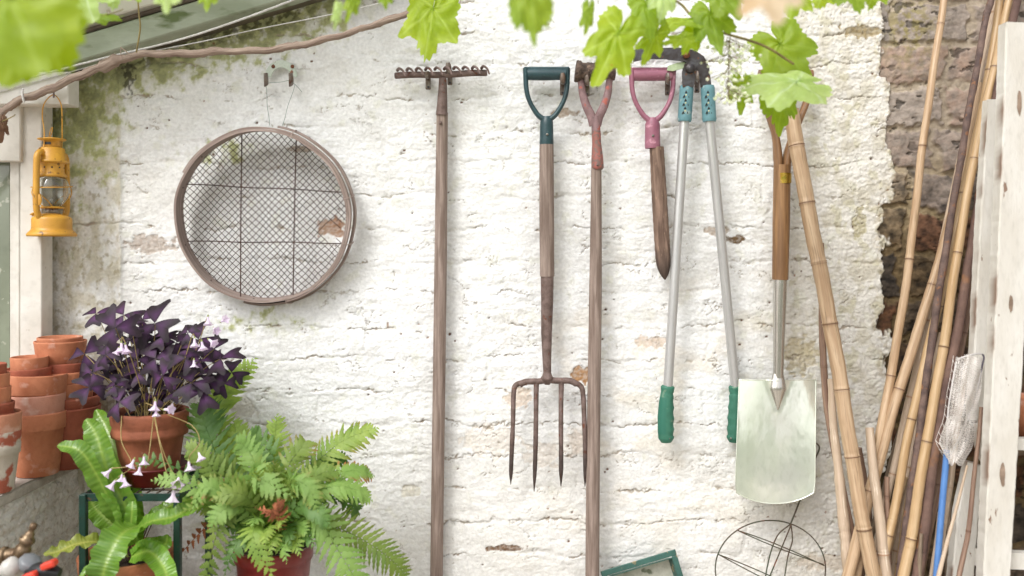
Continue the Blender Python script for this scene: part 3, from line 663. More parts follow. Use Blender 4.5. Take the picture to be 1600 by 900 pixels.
for j in range(nv+1):
    t = j/nv; r = []
    for i in range(nu+1):
        s = i/nu*2-1
        yb = 787-17*abs(s)**2.2; yt = 593+1.5*(1-abs(s)); y = yt+(yb-yt)*t
        cx = 1215-4.0*t; hw = 60+2.5*t-2*(t > .9)*(t-.9)*10; x = cx+s*hw
        dd = .046+.034*t+.010*(1-s*s)*(1-t)**1.2+.007*s*s+.004*math.sin(t*2.6)
        v = max(0, 1-(y-590)/54); dd += .014*max(0, 1-abs(s*60)/(20*v+.01))*v if v > 0 else 0
        r.append(W(x, y, dd))
    P.append(r)
m.grid(P); m.grid([[p+Vector((0, .002, 0)) for p in r][::-1] for r in P])
rim = P[0]+[r[-1] for r in P[1:]]+P[-1][::-1][1:]+[r[0] for r in P[::-1]][1:-1]
m.tube(rim, .0013, 6, closed=True); T.part('blade', m, M_st)
m = MB(); n = 14; m.tube([W(1216, 584, .058).lerp(W(1215.5, 640, .066), i/n) for i in range(n+1)], [np.interp(i, [0, 3, 6, 14], [8.5, 11, 13, 1])*k for i in range(n+1)], 16, sq=(.55, 1)); T.part('socket_point', m, M_st2)
hook(1238, 130, .045, 'hook half hidden by vine leaves above the spade')

# ------------------------------------------------------------------ horseshoe bracket, string, sieve
T = Thing('hook_bracket', 'small pale green double hook plate above the round sieve', 'bracket', W(439, 115, .01))
m = MB(); 
arc = [(439+ro*math.cos(a)*1.0, 122-ro*math.sin(a)*.98) for ro, rng in ((25, range(0, 19)), (13, range(18, -1, -1))) for a in [math.pi*j/18 for j in rng]]
for j in range(18):
    a0, a1 = math.pi*j/18, math.pi*(j+1)/18
    q = [(439+25*math.cos(a0), 120-26*math.sin(a0)), (439+25*math.cos(a1), 120-26*math.sin(a1)), (439+15*math.cos(a1), 120-15*math.sin(a1)), (439+15*math.cos(a0), 120-15*math.sin(a0))]
    m.prism([W(x, y, .013) for x, y in q], (0, .004, 0))
T.part('plate', m, mk('pale_green_paint', C('#d5ddd0'), C('#c2cdbf'), 40, .5, .2, 300, spots=C('#8a5a40'), spot_sc=60, spot_th=(.62, .68)))
for x in (427, 457): m = MB(); m.lathe([(0, .004), (.003, .0035), (.0045, .001), (.0045, 0)], W(x, 104, .013), 12, (0, -1, 0)); T.part('screw', m, mk('rusty_screw', C('#8a5436'), C('#5c3826'), 100, .7, .4, 400))
for x in (416, 455):
    m = MB(); m.tube(bez([W(x, 131, .012), W(x, 133, .03), W(x, 124, .04), W(x-1, 114, .044)], 12), [.003+.0022*math.sin(j/12*2.6) for j in range(13)], 8, sq=(.5, 1.4)); T.part('prong', m, M_hook)
T = Thing('garden_sieve', 'large round wooden garden sieve with wire mesh hanging on the wall', 'sieve', W(420, 336, .03))
Cb, Cf = W(416.5, 337, .016), W(407.5, 339, .064); ax = (Cf-Cb).normalized(); ux = Vector((1, 0, 0)); ux = (ux-ax*ux.dot(ax)).normalized(); uz = ux.cross(ax) if ux.cross(ax).z > 0 else -ux.cross(ax)
def ringp(r, t, a): c = Cb.lerp(Cf, t); return c+(ux*math.cos(a)+uz*math.sin(a))*r
def hoop(r0, th, t0, t1, a0=0, a1=2*math.pi, n=96, wob=.0008):
    m = MB(); P = []; sec = [(0, t0), (0, t1), (th, t1), (th, t0), (0, t0)]; L = 0; uvs = []
    for i in range(n+1):
        a = a0+(a1-a0)*i/n; w_ = wob*math.sin(5*a)+wob*.7*math.sin(11*a+1); P.append([ringp(r0+dr+w_, t, a) for dr, t in sec])
    nn, mm = len(P), 5; fs = []; uv = []
    for i in range(nn-1):
        for j in range(4):
            fs.append((i*mm+j, i*mm+j+1, (i+1)*mm+j+1, (i+1)*mm+j)); l0, l1 = i*.0127, (i+1)*.0127; q = [0, .076, .08, .156, .16]
            uv.append(((q[j], l0), (q[j+1], l0), (q[j+1], l1), (q[j], l1)))
    m.add([p for r in P for p in r], fs, uv, None, False)
    if abs(a1-a0) < 6.2:
        for e in (0, nn-1): m.add(P[e][:4], [(0, 1, 2, 3)], None, None, False)
    return m
M_bw = mk('bent_wood', C('#ab9a92'), C('#8a776e'), 1.0, .7, .5, 1.5, coord='uv', st=(150, 8, 1), dist=.0008, spots=C('#6a5850'), spot_sc=1.6, spot_th=(.58, .78))
T.part('inner_hoop', hoop(.193, .005, .0, 1.0), M_bw)
T.part('outer_hoop', hoop(.2045, .005, .02, .42, R(-105), R(80), 80), M_bw)
T.part('rim_band', hoop(.1985, .0045, .60, .98, R(-75), R(150), 80), M_bw)
m = MB(); k = .0013
rm = .1935; sp = .0112; cm = .18
for sg in (1, -1):
    for i in range(-23, 24):
        o_ = i*sp; 
        if abs(o_) >= rm: continue
        L = math.sqrt(rm*rm-o_*o_); dr = (ux+uz*sg).normalized(); pr_ = (ux-uz*sg).normalized()
        segs = 14; pts = []
        for j in range(segs+1):
            s_ = -L+2*L*j/segs; r_ = math.hypot(s_, o_); pts.append(Cb.lerp(Cf, .10)+dr*s_+pr_*(o_+.0012*math.sin(j*1.3+i))+ax*(.0007*sg+.004*(1-(r_/rm)**2)))
        # broken corner at the lower right
        def ok(p): return not ((p-Cb-ax*.008).dot(ux) > .135 and -.055 < (p-Cb).dot(uz) < -.02 and rnd.random() < .9)
        run = []
        for p in pts:
            if ok(p): run.append(p)
            else:
                if len(run) > 1: m.tube(run, .0008, 4, caps=False)
                run = []
        if len(run) > 1: m.tube(run, .0008, 4, caps=False)
T.part('mesh', m, M_wire)
for (x0, y0, x1, y1) in ((378, 210, 376, 464), (463, 214, 458, 463), (292, 288, 537, 300), (293, 377, 536, 380)):
    m = MB(); m.tube([W(x0, y0, .034).lerp(W(x1, y1, .034), i/12)+Vector((0, -.003*math.sin(i/12*3.14), .001*math.sin(i))) for i in range(13)], .0014, 6); T.part('support_wire', m, M_wire)
for a in (R(12), R(-18), R(68), R(-75)):
    m = MB(); m.tube([ringp(.191, .99, a), ringp(.205, 1.0, a), ringp(.211, .4, a+.01), ringp(.2105, .0, a+.02)], .0013, 6); T.part('wire_tie', m, M_bw)
for a in (160, 200, 230, 262, 135): m = MB(); m.ball(ringp(.1928, .6, R(a)), .0022, 8); T.part('nail', m, M_rust)
for (xa, xb) in ((415, 421), (461, 441)):
    m = MB(); m.tube([W(xa, 131, .033).lerp(W(xb, 196, .05), i/10)+Vector((.001*math.sin(i*.9), 0, 0)) for i in range(11)], .0006, 5); T.part('string', m, mk('green_string', C('#7d8f85')))
m = MB(); m.tube(bez([W(414, 130, .036), W(440, 128, .036), W(452, 126, .036), W(463, 134, .036), W(472, 144, .034)], 20), .0006, 5); T.part('string', m, mk('green_string', C('#4a8a78')))

# ------------------------------------------------------------------ lantern
T = Thing('hurricane_lantern', 'yellow hurricane lantern hanging from the white lintel beside the window', 'lantern', W(81, 370, .10))
lk = K(.10); LCx = 81; base = W(LCx, 370, .10)
M_y = mk('yellow_enamel', C('#d9a23a'), C('#c89030'), 25, .38, .12, 200, spots=C('#7a5524'), spot_sc=70, spot_th=(.63, .68), mcol=C('#6d4c1c'))
def lp(prof): return [(r*lk, (370-y)*lk) for r, y in prof]
m = MB(); m.lathe(lp([(0, 369), (30, 369), (35.5, 369.5), (36, 366), (32.5, 362), (29.5, 359), (29, 356), (29, 343), (28, 340), (22, 337), (12, 334), (8, 333.5)]), base, 40); tk = T.part('fuel_tank', m, M_y)
fc = base+Vector((-20*lk, -.016, 33*lk)); m = MB(); m.lathe([(.0065, 0), (.0065, .004), (.009, .0045), (.009, .007), (.003, .008), (0, .008)], fc, 16, (-.4, -.2, 1)); T.part('filler_cap', m, M_y, parent=tk)
m = MB(); m.tube([fc+Vector((0, 0, .007)), fc+Vector((-.002, 0, .015)), fc+Vector((.004, 0, .016)), fc+Vector((.003, 0, .007))], .0009, 6); T.part('cap_wire', m, M_galv, parent=tk)
m = MB(); m.lathe(lp([(8, 334), (9.5, 332), (9.5, 326), (7, 325)]), base, 24); T.part('burner', m, M_galv)
m = MB(); m.lathe(lp([(9, 325.5), (17, 326), (18.5, 324.5), (17, 323.5), (10, 322)]), base, 32); T.part('gallery', m, M_y)
gl = bpy.data.materials.new('lamp_glass'); gl.use_nodes = True; gn = gl.node_tree; gb = gn.nodes['Principled BSDF']; gb.inputs['Base Color'].default_value = (.9, .92, .9, 1)
gb.inputs['Transmission Weight'].default_value = 1; gb.inputs['Roughness'].default_value = .04; gb.inputs['IOR'].default_value = 1.45
gt = gn.nodes.new('ShaderNodeTexNoise'); gt.inputs['Scale'].default_value = 60; gr_ = gn.nodes.new('ShaderNodeMapRange'); gr_.inputs[3].default_value = 0; gr_.inputs[4].default_value = .14
gn.links.new(gt.outputs[0], gr_.inputs[0]); gn.links.new(gr_.outputs[0], gb.inputs['Roughness'])
pf = [(11, 324), (17, 318), (23, 309), (26, 299), (25.5, 291), (22, 282), (18.5, 277)]
m = MB(); m.lathe(lp(pf)+lp([(r-1.2, y) for r, y in pf[::-1]]), base, 40); m.f += []; T.part('globe', m, gl)
m = MB(); m.lathe(lp([(3, 325), (4, 318), (3.4, 312), (1.5, 309), (0, 309)]), base, 12); T.part('wick_cone', m, M_galv)
m = MB(); m.lathe(lp([(17, 278), (20.5, 277), (21.5, 274.5), (19, 271), (17.8, 269), (17.8, 257), (19, 255)]), base, 40); ch = T.part('chimney', m, M_y)
for a in range(0, 360, 36):
    m = MB(); aa = R(a+10); c = base+Vector((17.7*lk*math.cos(aa), 17.7*lk*math.sin(aa), (370-262.5)*lk)); m.lathe([(0, .0006), (.0019, .0006), (.0019, -.001)], c, 10, (math.cos(aa), math.sin(aa), 0)); T.part('air_hole', m, M_black, parent=ch)
m = MB(); m.lathe(lp([(18, 256), (24, 254.5), (24.5, 252.5), (20.5, 250), (20, 241), (18.8, 240), (18.6, 232), (15, 230.5), (12, 230.5), (12, 229)]), base, 40); T.part('hood', m, M_y)
m = MB(); m.lathe(lp([(12.6, 229.5), (12.8, 221), (19, 219.3), (21, 218.2), (20, 217), (12, 215.8), (0, 215.5)]), base, 40); cp = T.part('top_cap', m, M_y)
m = MB(); c = base+Vector((-.002, -12.9*lk, (370-225)*lk)); m.box(c, (13*lk, .0012, 4*lk), None, .0005); T.part('vent_slot', m, M_black, parent=cp)
m = MB(); m.tube(bez([W(76, 216, .1), W(79, 203, .1), W(82, 199, .1), W(81, 207, .1), W(78, 216, .1)], 14), .0009, 6); T.part('lift_ring', m, M_y)
ad = Vector((-.26, -.966, 0)).normalized()
for sg in (1, -1):
    m = MB(); r0 = 27*lk
    def q(r, y): return base+ad*sg*r*lk+Vector((0, 0, (370-y)*lk))
    m.tube(bez([q(14, 243), q(24, 240), q(30, 247), q(31, 262), q(31.5, 290), q(31.5, 322), q(29, 334), q(22, 345)], 40), 4.8*lk, 14, sq=(1, 1)); T.part('side_tube', m, M_y)
def gz(a, r, y): return base+Vector((r*lk*math.cos(a), r*lk*math.sin(a), (370-y)*lk))
m = MB(); m.tube([gz(R(a), 27.5+2*abs(math.cos(R(a))), 292-3*math.sin(R(a))) for a in range(0, 360, 12)], .0011, 6, closed=True)
for s_ in (0, 180, 60, 240):
    m.tube(bez([gz(R(s_), 29, 292), gz(R(s_+18), 28, 303), gz(R(s_+40), 22, 314), gz(R(s_+60), 15, 323)], 14), .0011, 6)
T.part('guard_wire', m, M_y)
m = MB(); m.tube([base+ad*30*lk+Vector((.006, -.004, (370-y)*lk)) for y in (322, 316, 310, 305)], [.003, .0055, .005, .002], 10, sq=(.4, 1.3)); T.part('lever', m, M_y)
m = MB(); m.tube(bez([q(-25, 238), W(68, 232, .125), W(69, 205, .115), W(66, 180, .11), W(70, 160, .12), W(84, 148, .125), W(95, 162, .12), W(97, 185, .11), W(97, 219, .095), W(96, 240, .09)], 50), .0013, 8); T.part('bail', m, M_y)
m = MB(); m.tube(bez([W(84, 136, .113), W(84, 138, .125), W(84, 147, .135), W(84, 152, .13)], 10), .002, 6); solo('nail', m, M_rust, 'nail in the white lintel carrying the lantern bail', 'nail', loc=W(84, 140, .12))

# ------------------------------------------------------------------ terracotta pots on the low wall
def pot_mesh(cx, z0, h, r, lipf=.22, d=None, style='band', seg=44, wob=.004):
    rb = r*(.90-.17*min(1, (h*(1-lipf))/(1.4*r))) if h < 1.6*r else r*.72; lh = h*lipf
    pr = [(0, .0), (rb*.96, 0), (rb, .002)]
    if style == 'band': pr += [(rb+(r*.91-rb)*.5, (h-lh)*.5), (r*.905, h-lh-.0012), (r*.965, h-lh), (r*.975, h-lh+.002), (r*.998, h-.003), (r*.99, h-.0006), (r*.96, h)]
    elif style == 'round': pr += [(rb+(r*.86-rb)*.6, (h-lh)*.6), (r*.87, h-lh-.003), (r*.97, h-lh), (r*.985, h-lh*.86), (r*.95, h-lh*.68), (r*.94, h-lh*.6), (r*.985, h-lh*.5), (r*1.01, h-lh*.14), (r*1.0, h-.001), (r*.95, h)]
    elif style == 'groove': pr += [(rb+(r*.9-rb)*.6, (h-lh)*.6), (r*.90, h-lh-.001), (r*.965, h-lh), (r*.98, h-lh*.62), (r*.955, h-lh*.56), (r*.955, h-lh*.5), (r*.985, h-lh*.44), (r*1.0, h-.004), (r*.99, h), (r*.95, h)]
    elif style == 'plain': pr += [(rb+(r-rb)*.6, h*.6), (r*.985, h-.006), (r, h-.003), (r*.99, h), (r*.955, h)]
    pr += [(r*.915, h-.001), (r*.89, h-.01), (rb*.85, .014), (0, .012)]
    return pr
POTN = [0]
def pot(px, d, ytop, wpx, label, hf=.95, style='band', z0=None, tilt=None, mask=0, lip=28, mat=None, group='terracotta pots stacked on the low wall'):
    k = K(d); r = wpx*k/2; ztop = H+(388-ytop)*k; h = r*2*hf; p = W(px, 388, d); p.z = ztop-h if z0 is None else z0; h = ztop-p.z
    prof = pot_mesh(0, 0, h, r, style=style, lipf=min(.9, lip*k/h)); m = MB()
    m.lathe(prof, p, 44, tilt, masks=[mask if (2 < i < 9 and rnd.random() < .6) or mask > .5 else 0 for i in range(len(prof))], wob=.004)
    return solo('flower_pot', m, mat or M_term, label, 'flower pot', group, loc=p)
zL = LZ+.001
M_lime = mk('limewashed_terracotta', C('#d8cfc2'), C('#c4b7a8'), 14, .85, .5, 200, spots=C('#b0604a'), spot_sc=22, spot_th=(.54, .58), mcol=C('#b8644a'))
M_dark = mk('terracotta_dark', C('#a85c42'), C('#8a4632'), 16, .8, .35, 240, spots=C('#c99a84'), spot_sc=36, spot_th=(.64, .76), mcol=C('#d9b8a8'), vary=.1)
M_powder = mk('terracotta_powdery', C('#cf9c88'), C('#bd7b62'), 12, .85, .35, 240, spots=C('#e2c4b6'), spot_sc=26, spot_th=(.55, .72), mcol=C('#e0cfc2'), vary=.06)
# back stack
pot(106, .10, 634, 96, 'bottom terracotta pot of the tall stack behind, against the wall', z0=zL, style='plain', mat=M_dark)
pot(106, .10, 618, 92, 'round-lipped pot low in the tall back stack, wider than the pots above it', hf=.45, style='round', lip=26, mat=M_dark)
pot(101, .10, 596, 82, 'third pot from the bottom in the tall back stack of terracotta pots', hf=.5, lip=26)
pot(99, .10, 579, 80, 'orange-brown pot with a thin shadow line, third from the top of the back stack', hf=.5, lip=20)
pot(98, .10, 565, 80, 'narrow dark-rimmed pot just under the deep smooth top pot of the back stack', hf=.5, lip=16, mat=M_dark)
pot(94.5, .10, 532, 76, 'deep smooth terracotta pot on top of the tall back stack', hf=.5, style='plain')
pot(94, .10, 526, 66, 'small pot nested inside the mouth of the back stack', hf=.5, lip=9)
# middle stack
pot(58, .17, 642, 86, 'large plain pot at the bottom of the middle stack, standing on the stone coping', z0=zL, lip=26)
pot(56, .17, 614, 86, 'powdery pale-rimmed pot second from the bottom in the middle stack', hf=.55, lip=30, mat=M_powder)
pot(55.5, .17, 584, 87, 'wide pot with a dark chipped rim in the middle of the middle stack', hf=.55, lip=30, tilt=(.02, .03, 1))
pot(45, .17, 574, 67, 'brown pot sitting slightly tilted in the middle stack under the smallest pot', hf=.4, lip=18, mat=M_dark, tilt=(-.03, -.02, 1))
pot(46, .17, 557, 54, 'smallest terracotta pot on top of the middle stack', hf=.5, lip=22)
# front left stack
pot(-9, .31, 670, 76, 'whitewashed peeling pot at the bottom of the front left stack', z0=zL, style='groove', lip=38, mat=M_lime)
pot(-9, .31, 644, 78, 'pot with lime spots above the whitewashed pot, front left stack', hf=.42, lip=30, mask=.1)
pot(-14, .31, 628, 66, 'double-rimmed pot half cut off by the left edge of the photo', hf=.42, style='round', lip=24, mat=M_dark)
pot(-16, .31, 604, 60, 'dark orange pot third from the top of the front left stack', hf=.5, lip=26)
pot(-17, .31, 583, 58, 'plain pot second from the top of the front left stack', hf=.5, lip=22)
pot(-15, .31, 568, 46, 'reddish small pot at the very top of the front left stack', hf=.5, lip=18, mat=M_dark)

# ------------------------------------------------------------------ plant stand, saucer
M_stand = mk('dark_green_paint', C('#1b4439'), C('#14342b'), 30, .4, .25, 200, spots=C('#5a3f2c'), spot_sc=80, spot_th=(.66, .7))
T = Thing('plant_stand', 'dark green metal plant stand under the purple oxalis', 'plant stand', (-.777, -.18, 0))
zt = H-.500; x0, x1, y0, y1 = -.874, -.682, -.272, -.085
m = MB(); 
for a, b in (((x0, y0), (x1, y0)), ((x1, y0), (x1, y1)), ((x1, y1), (x0, y1)), ((x0, y1), (x0, y0))): m.bar((a[0], a[1], zt-.008), (b[0], b[1], zt-.008), .016 if a[1] == b[1] else .003, .003 if a[1] == b[1] else .016, (0, -1, 0) if a[1] == b[1] else (0, 0, 1))
T.part('top_frame', m, M_stand)
m = MB()
for i in range(1, 9): xx = x0+(x1-x0)*i/9; m.tube([(xx, y0, zt), (xx, y1, zt)], .0019, 6)
for i in range(1, 5): yy = y0+(y1-y0)*i/5; m.tube([(x0, yy, zt-.003), (x1, yy, zt-.003)], .0019, 6)
T.part('wire_top', m, mk('stand_wire', C('#8a7263'), C('#4b4a40'), 60, .5, .3, 300, metal=.3))
for xx in (x0, x1):
    for yy in (y0, y1): m = MB(); m.box((xx, yy, zt/2), (.014, .014, zt-.002)); T.part('leg', m, M_stand)
m = MB()
for yy in (y0, y1): m.bar((x0, yy, .41), (x1, yy, .41), .012, .003)
for i in range(7): xx = x0+(x1-x0)*(i+.5)/7; m.bar((xx, y0, .417), (xx, y1, .417), .012, .003, (0, 0, 1))
T.part('lower_shelf', m, M_stand)
sc_ = W(243, 388, .185); sc_.z = zt+.003
m = MB(); rr = 57*K(.185); m.lathe([(0, 0), (rr*.78, 0), (rr*.82, .003), (rr, .036), (rr*1.03, .037), (rr*1.03, .040), (rr*.97, .039), (rr*.80, .007), (0, .006)], sc_, 44)
solo('saucer', m, mk('dark_red_plastic', C('#7a2026'), C('#661a20'), 20, .3, .1, 200), 'dark red plastic saucer under the oxalis pot', 'saucer', loc=sc_)

# ------------------------------------------------------------------ oxalis
OX = Thing('potted_oxalis', 'purple-leaved oxalis with small pale flowers in a terracotta pot', 'potted plant', sc_+Vector((-.012, 0, .008)))
pc = OX.loc.copy(); k = K(.185); rp = 58*k; hp = (H+(388-640)*k)-pc.z
prof = pot_mesh(0, 0, hp, rp, style='round', lipf=.36); m = MB(); m.lathe(prof, pc, 48, wob=.003)
OX.part('pot', m, mk('terracotta_old', C('#a86246'), C('#804830'), 14, .75, .35, 220, spots=C('#c9a88a'), spot_sc=24, spot_th=(.68, .76)))
m = MB(); q = [[(0, 0)]]; rings = []
for i in range(9):
    r = rp*.88*i/8; rings.append([pc+Vector((r*math.cos(a), r*math.sin(a), hp-.016+.004*rnd.uniform(-1, 1))) for a in [2*math.pi*j/24 for j in range(25)]])
for r in rings: r[-1] = r[0]
m.grid(rings); OX.part('soil', m, M_soil)
M_ox = mk('oxalis_purple', C('#3b2b34', .62), C('#281d24', .62), 40, .6, .3, 120, mcol=C('#63386a', .65), trans=.12, vary=.3, spec=.35)
M_oxs = mk('oxalis_stem', C('#a9945f'), C('#8f7a45'), 40, .6, 0)
def leaflet(m, c, n_, dr, size, fold, half=.60):
    sd = n_.cross(dr).normalized()
    NA, NB = 6, 4
    for sg in (1, -1):
        P = []; Mk = []
        for i in range(NA+1):
            t = i/NA; row = []; mr_ = []
            for j in range(NB+1):
                s = j/NB
                wd = half*(t**.85)*(1 if t < .9 else 1-.25*(t-.9)/.1)
                al = t*(.80+.20*math.sin(s*math.pi*.5)**1.5) ; b_ = wd*s
                z = -fold*b_+.10*math.sin(t*3.1)*s
                row.append(c+dr*(al*size)+sd*(sg*b_*size)+n_*(z*size))
                mm = max(0, 1-abs(t-.42)*2.3)*max(0, 1-s*.75); mr_.append(min(1, mm*1.15))
            P.append(row if sg > 0 else row); Mk.append(mr_)
        m.grid(P, Mk)
def trefoil(px, py, size, rot, tiltx, tilty, d):
    c = W(px, py, d); sz = size*K(d)
    n_ = Vector((tiltx, -1+.25*abs(tilty), tilty)).normalized()
    u = Vector((1, 0, 0)); u = (u-n_*u.dot(n_)).normalized(); v = n_.cross(u)
    m = MB()
    for q in range(3):
        a = rot+q*2.0944+rnd.uniform(-.1, .1); dr = (u*math.cos(a)+v*math.sin(a)).normalized(); dr = (dr-n_*rnd.uniform(-.05, .3)).normalized()
        nn = (n_-dr*n_.dot(dr)).normalized(); leaflet(m, c, nn, dr, sz*rnd.uniform(.9, 1.08), rnd.uniform(.1, .5))
    OX.part('leaf', m, M_ox)
    sp_ = W(235+(px-240)*.22+rnd.uniform(-14, 14), 644, .185+rnd.uniform(-.03, .03)); mid = sp_.lerp(c, .6)+Vector((rnd.uniform(-.01, .01), .0, .02))
    STM.tube(bez([sp_-Vector((0, 0, .008)), mid, c+Vector((0, .002, -.001))], 10), .0009, 5)
STM = MB()
hand = [(150, 490, 24, .5), (193, 492, 31, .1), (180, 512, 36, .2), (242, 505, 40, 1.7), (132, 553, 30, .9), (222, 540, 26, .2), (275, 535, 36, 1.2), (293, 520, 20, .5), (203, 532, 28, 1.9), (236, 545, 22, .8),
        (190, 565, 30, .3), (215, 562, 26, .0), (262, 572, 34, 1.5), (345, 560, 33, .4), (362, 582, 26, 1.8), (330, 582, 27, .7), (317, 612, 36, 1.0), (300, 598, 30, .0), (258, 605, 33, .6), (170, 585, 32, 1.6),
        (145, 582, 26, .9), (140, 605, 28, .2), (186, 628, 31, .0), (216, 582, 26, .7), (220, 635, 28, 1.2), (228, 603, 28, .4), (310, 530, 34, 2.0), (335, 545, 24, 1.0), (205, 590, 26, 1.4), (243, 560, 28, .2),
        (290, 560, 28, 1.2), (270, 548, 30, .6), (285, 585, 26, 1.8), (165, 555, 22, .2), (230, 520, 26, 1.0), (255, 525, 24, .3), (205, 508, 26, 1.2), (312, 565, 24, .6), (180, 602, 24, .5), (240, 620, 26, 1.1),
        (275, 610, 24, .4), (200, 612, 24, 1.6), (296, 545, 24, .2), (176, 540, 22, 1.7), (350, 600, 22, .3), (222, 500, 22, .9), (254, 588, 30, 1.3), (325, 598, 24, 1.9)]
for i, (x, y, s_, r) in enumerate(hand):
    trefoil(x, y, s_*1.03, r, rnd.uniform(-.35, .35), rnd.uniform(.15, 1.1), rnd.uniform(.12, .27))
for i in range(9):
    a = rnd.uniform(0, 6.28); rr = math.sqrt(rnd.random()); trefoil(243+88*rr*math.cos(a), 566+55*rr*math.sin(a), rnd.uniform(18, 27), rnd.uniform(0, 2), rnd.uniform(-.5, .5), rnd.uniform(.3, 1.4), rnd.uniform(.09, .17))
# flowers
M_fl = mk('pale_lilac_petal', C('#f1e6f3', 1), C('#e2cfea', 1), 60, .6, .1, trans=.3); M_cal = mk('flower_calyx', C('#a9b56a'), trans=.2)
def flower(px, py, d, ax_, s=1.0, stem=None):
    c = W(px, py, d); A = Vector(ax_).normalized(); q = A.to_track_quat('Z', 'Y').to_matrix(); L = 14.5*K(d)*s; m = MB(); P = []
    for i in range(7):
        t = i/6; r_ = L*(.10+.10*t+.36*max(0, t-.5)**1.3*2); row = []
        for j in range(26):
            a = 2*math.pi*j/25; rr = r_*(1+(.20*math.cos(5*a) if t > .6 else .05*math.cos(5*a))*t); row.append(c+q@Vector((rr*math.cos(a), rr*math.sin(a), L*(t-.10*max(0, t-.7)))))
        P.append(row)
    m.grid(P); fo = OX.part('flower', m, M_fl)
    m = MB(); m.tube([c-A*L*.18, c, c+A*L*.22], [L*.05, L*.12, L*.10], 8); OX.part('calyx', m, M_cal, parent=fo)
    if stem: STM.tube(bez([W(*stem[0])]+[W(*s_) for s_ in stem[1:]]+[c-A*L*.15], 16), .0010, 5)
dn = (0, -.25, -1)
flower(325, 494, .2, (.1, -.3, -1), 1, [(245, 645, .19), (300, 560, .2), (322, 500, .2)]); flower(345, 503, .2, (.8, -.5, .4), .9); flower(334, 512, .21, (.5, -.6, -.3), .9)
flower(190, 535, .27, (.1, -.3, -1), 1.1, [(232, 645, .2), (205, 560, .26), (192, 528, .27)]); flower(196, 538, .28, (.3, -.3, -1), 1); flower(186, 543, .27, (-.3, -.3, -.8), .8)
flower(304, 528, .26, (.1, -.3, -1), 1, [(250, 645, .2), (285, 570, .25), (300, 525, .26)]); flower(315, 533, .27, (.3, -.3, -1), 1); flower(326, 530, .26, (.8, -.4, -.5), 1); flower(303, 562, .27, (.1, -.3, -1), .9)
flower(243, 626, .29, (0, -.3, -1), 1.1, [(236, 648, .25), (239, 636, .28), (241, 622, .29)]); flower(256, 640, .29, (1, -.4, .1), 1.1, [(228, 630, .26), (245, 636, .29)]); flower(244, 638, .29, (.1, -.3, -1), .9)
st = [(238, 650, .27), (236, 690, .30), (228, 715, .31)]
for (x, y, a_, s_) in ((210, 717, (-.4, -.3, -1), 1), (225, 712, (.1, -.3, -1), 1), (219, 728, (-.1, -.3, -1), 1.0), (175, 732, (-.7, -.3, -.7), 1), (181, 750, (-.5, -.4, -.8), 1.1), (194, 745, (.3, -.3, -1), 1.1), (191, 740, (-.1, -.3, -1), .9)):
    flower(x, y, .33, a_, s_)
flower(295, 720, .32, (.2, -.3, -1), 1.1, [(262, 648, .25), (300, 665, .29), (312, 690, .31), (298, 710, .32)]); flower(310, 706, .32, (.5, -.3, -1), 1); flower(280, 744, .33, (.1, -.6, -.4), 1.3, [(242, 648, .27), (250, 690, .32), (268, 735, .33)]); flower(272, 764, .33, (-.05, -.2, -1), 1.4)
STM.tube(bez([W(190, 650, .27), W(190, 690, .30), W(205, 725, .33), W(175, 732, .33)], 20), .0011, 5)
STM.tube(bez([W(240, 650, .27), W(236, 690, .31), W(231, 722, .33)], 20), .0011, 5); STM.tube(bez([W(241, 650, .27), W(250, 700, .32), W(262, 745, .33)], 20), .0011, 5)
STM.tube(bez([W(225, 722, .33), W(205, 732, .33), W(185, 745, .33)], 12), .0008, 5)
OX.part('stems', STM, M_oxs)

# ------------------------------------------------------------------ hart's tongue fern
zr = H-(862-388)*K(.20); HT = Thing('potted_harts_tongue', 'strap-leaved hart\'s tongue fern in a terracotta pot below the oxalis', 'potted plant', (W(200, 862, .19).x, -.19, .424))
pc2 = HT.loc.copy(); rp2 = 73*K(.19); hp2 = H-(862-388)*K(.19)-pc2.z; m = MB(); m.lathe(pot_mesh(0, 0, hp2, rp2, lipf=.18), pc2, 48, wob=.003); HT.part('pot', m, M_term)
rings = []
for i in range(9):
    r = rp2*.87*i/8; rings.append([pc2+Vector((r*math.cos(a), r*math.sin(a), hp2-.022+.006*rnd.uniform(-1, 1))) for a in [2*math.pi*j/24 for j in range(25)]])
for r in rings: r[-1] = r[0]
m = MB(); m.grid(rings); HT.part('soil', m, M_soil)
M_ht = mk('glossy_strap_leaf', C('#86b640', .8), C('#6a9c34', .8), 14, .32, .35, 60, mcol=C('#a9c95c', .85), trans=.3, vary=.2, dist=.003, coat=.2)
M_hty = mk('yellowing_strap_leaf', C('#a3ad4a', .85), C('#7f8f38', .85), 14, .4, .35, 60, mcol=C('#c5c66a', .85), trans=.3)
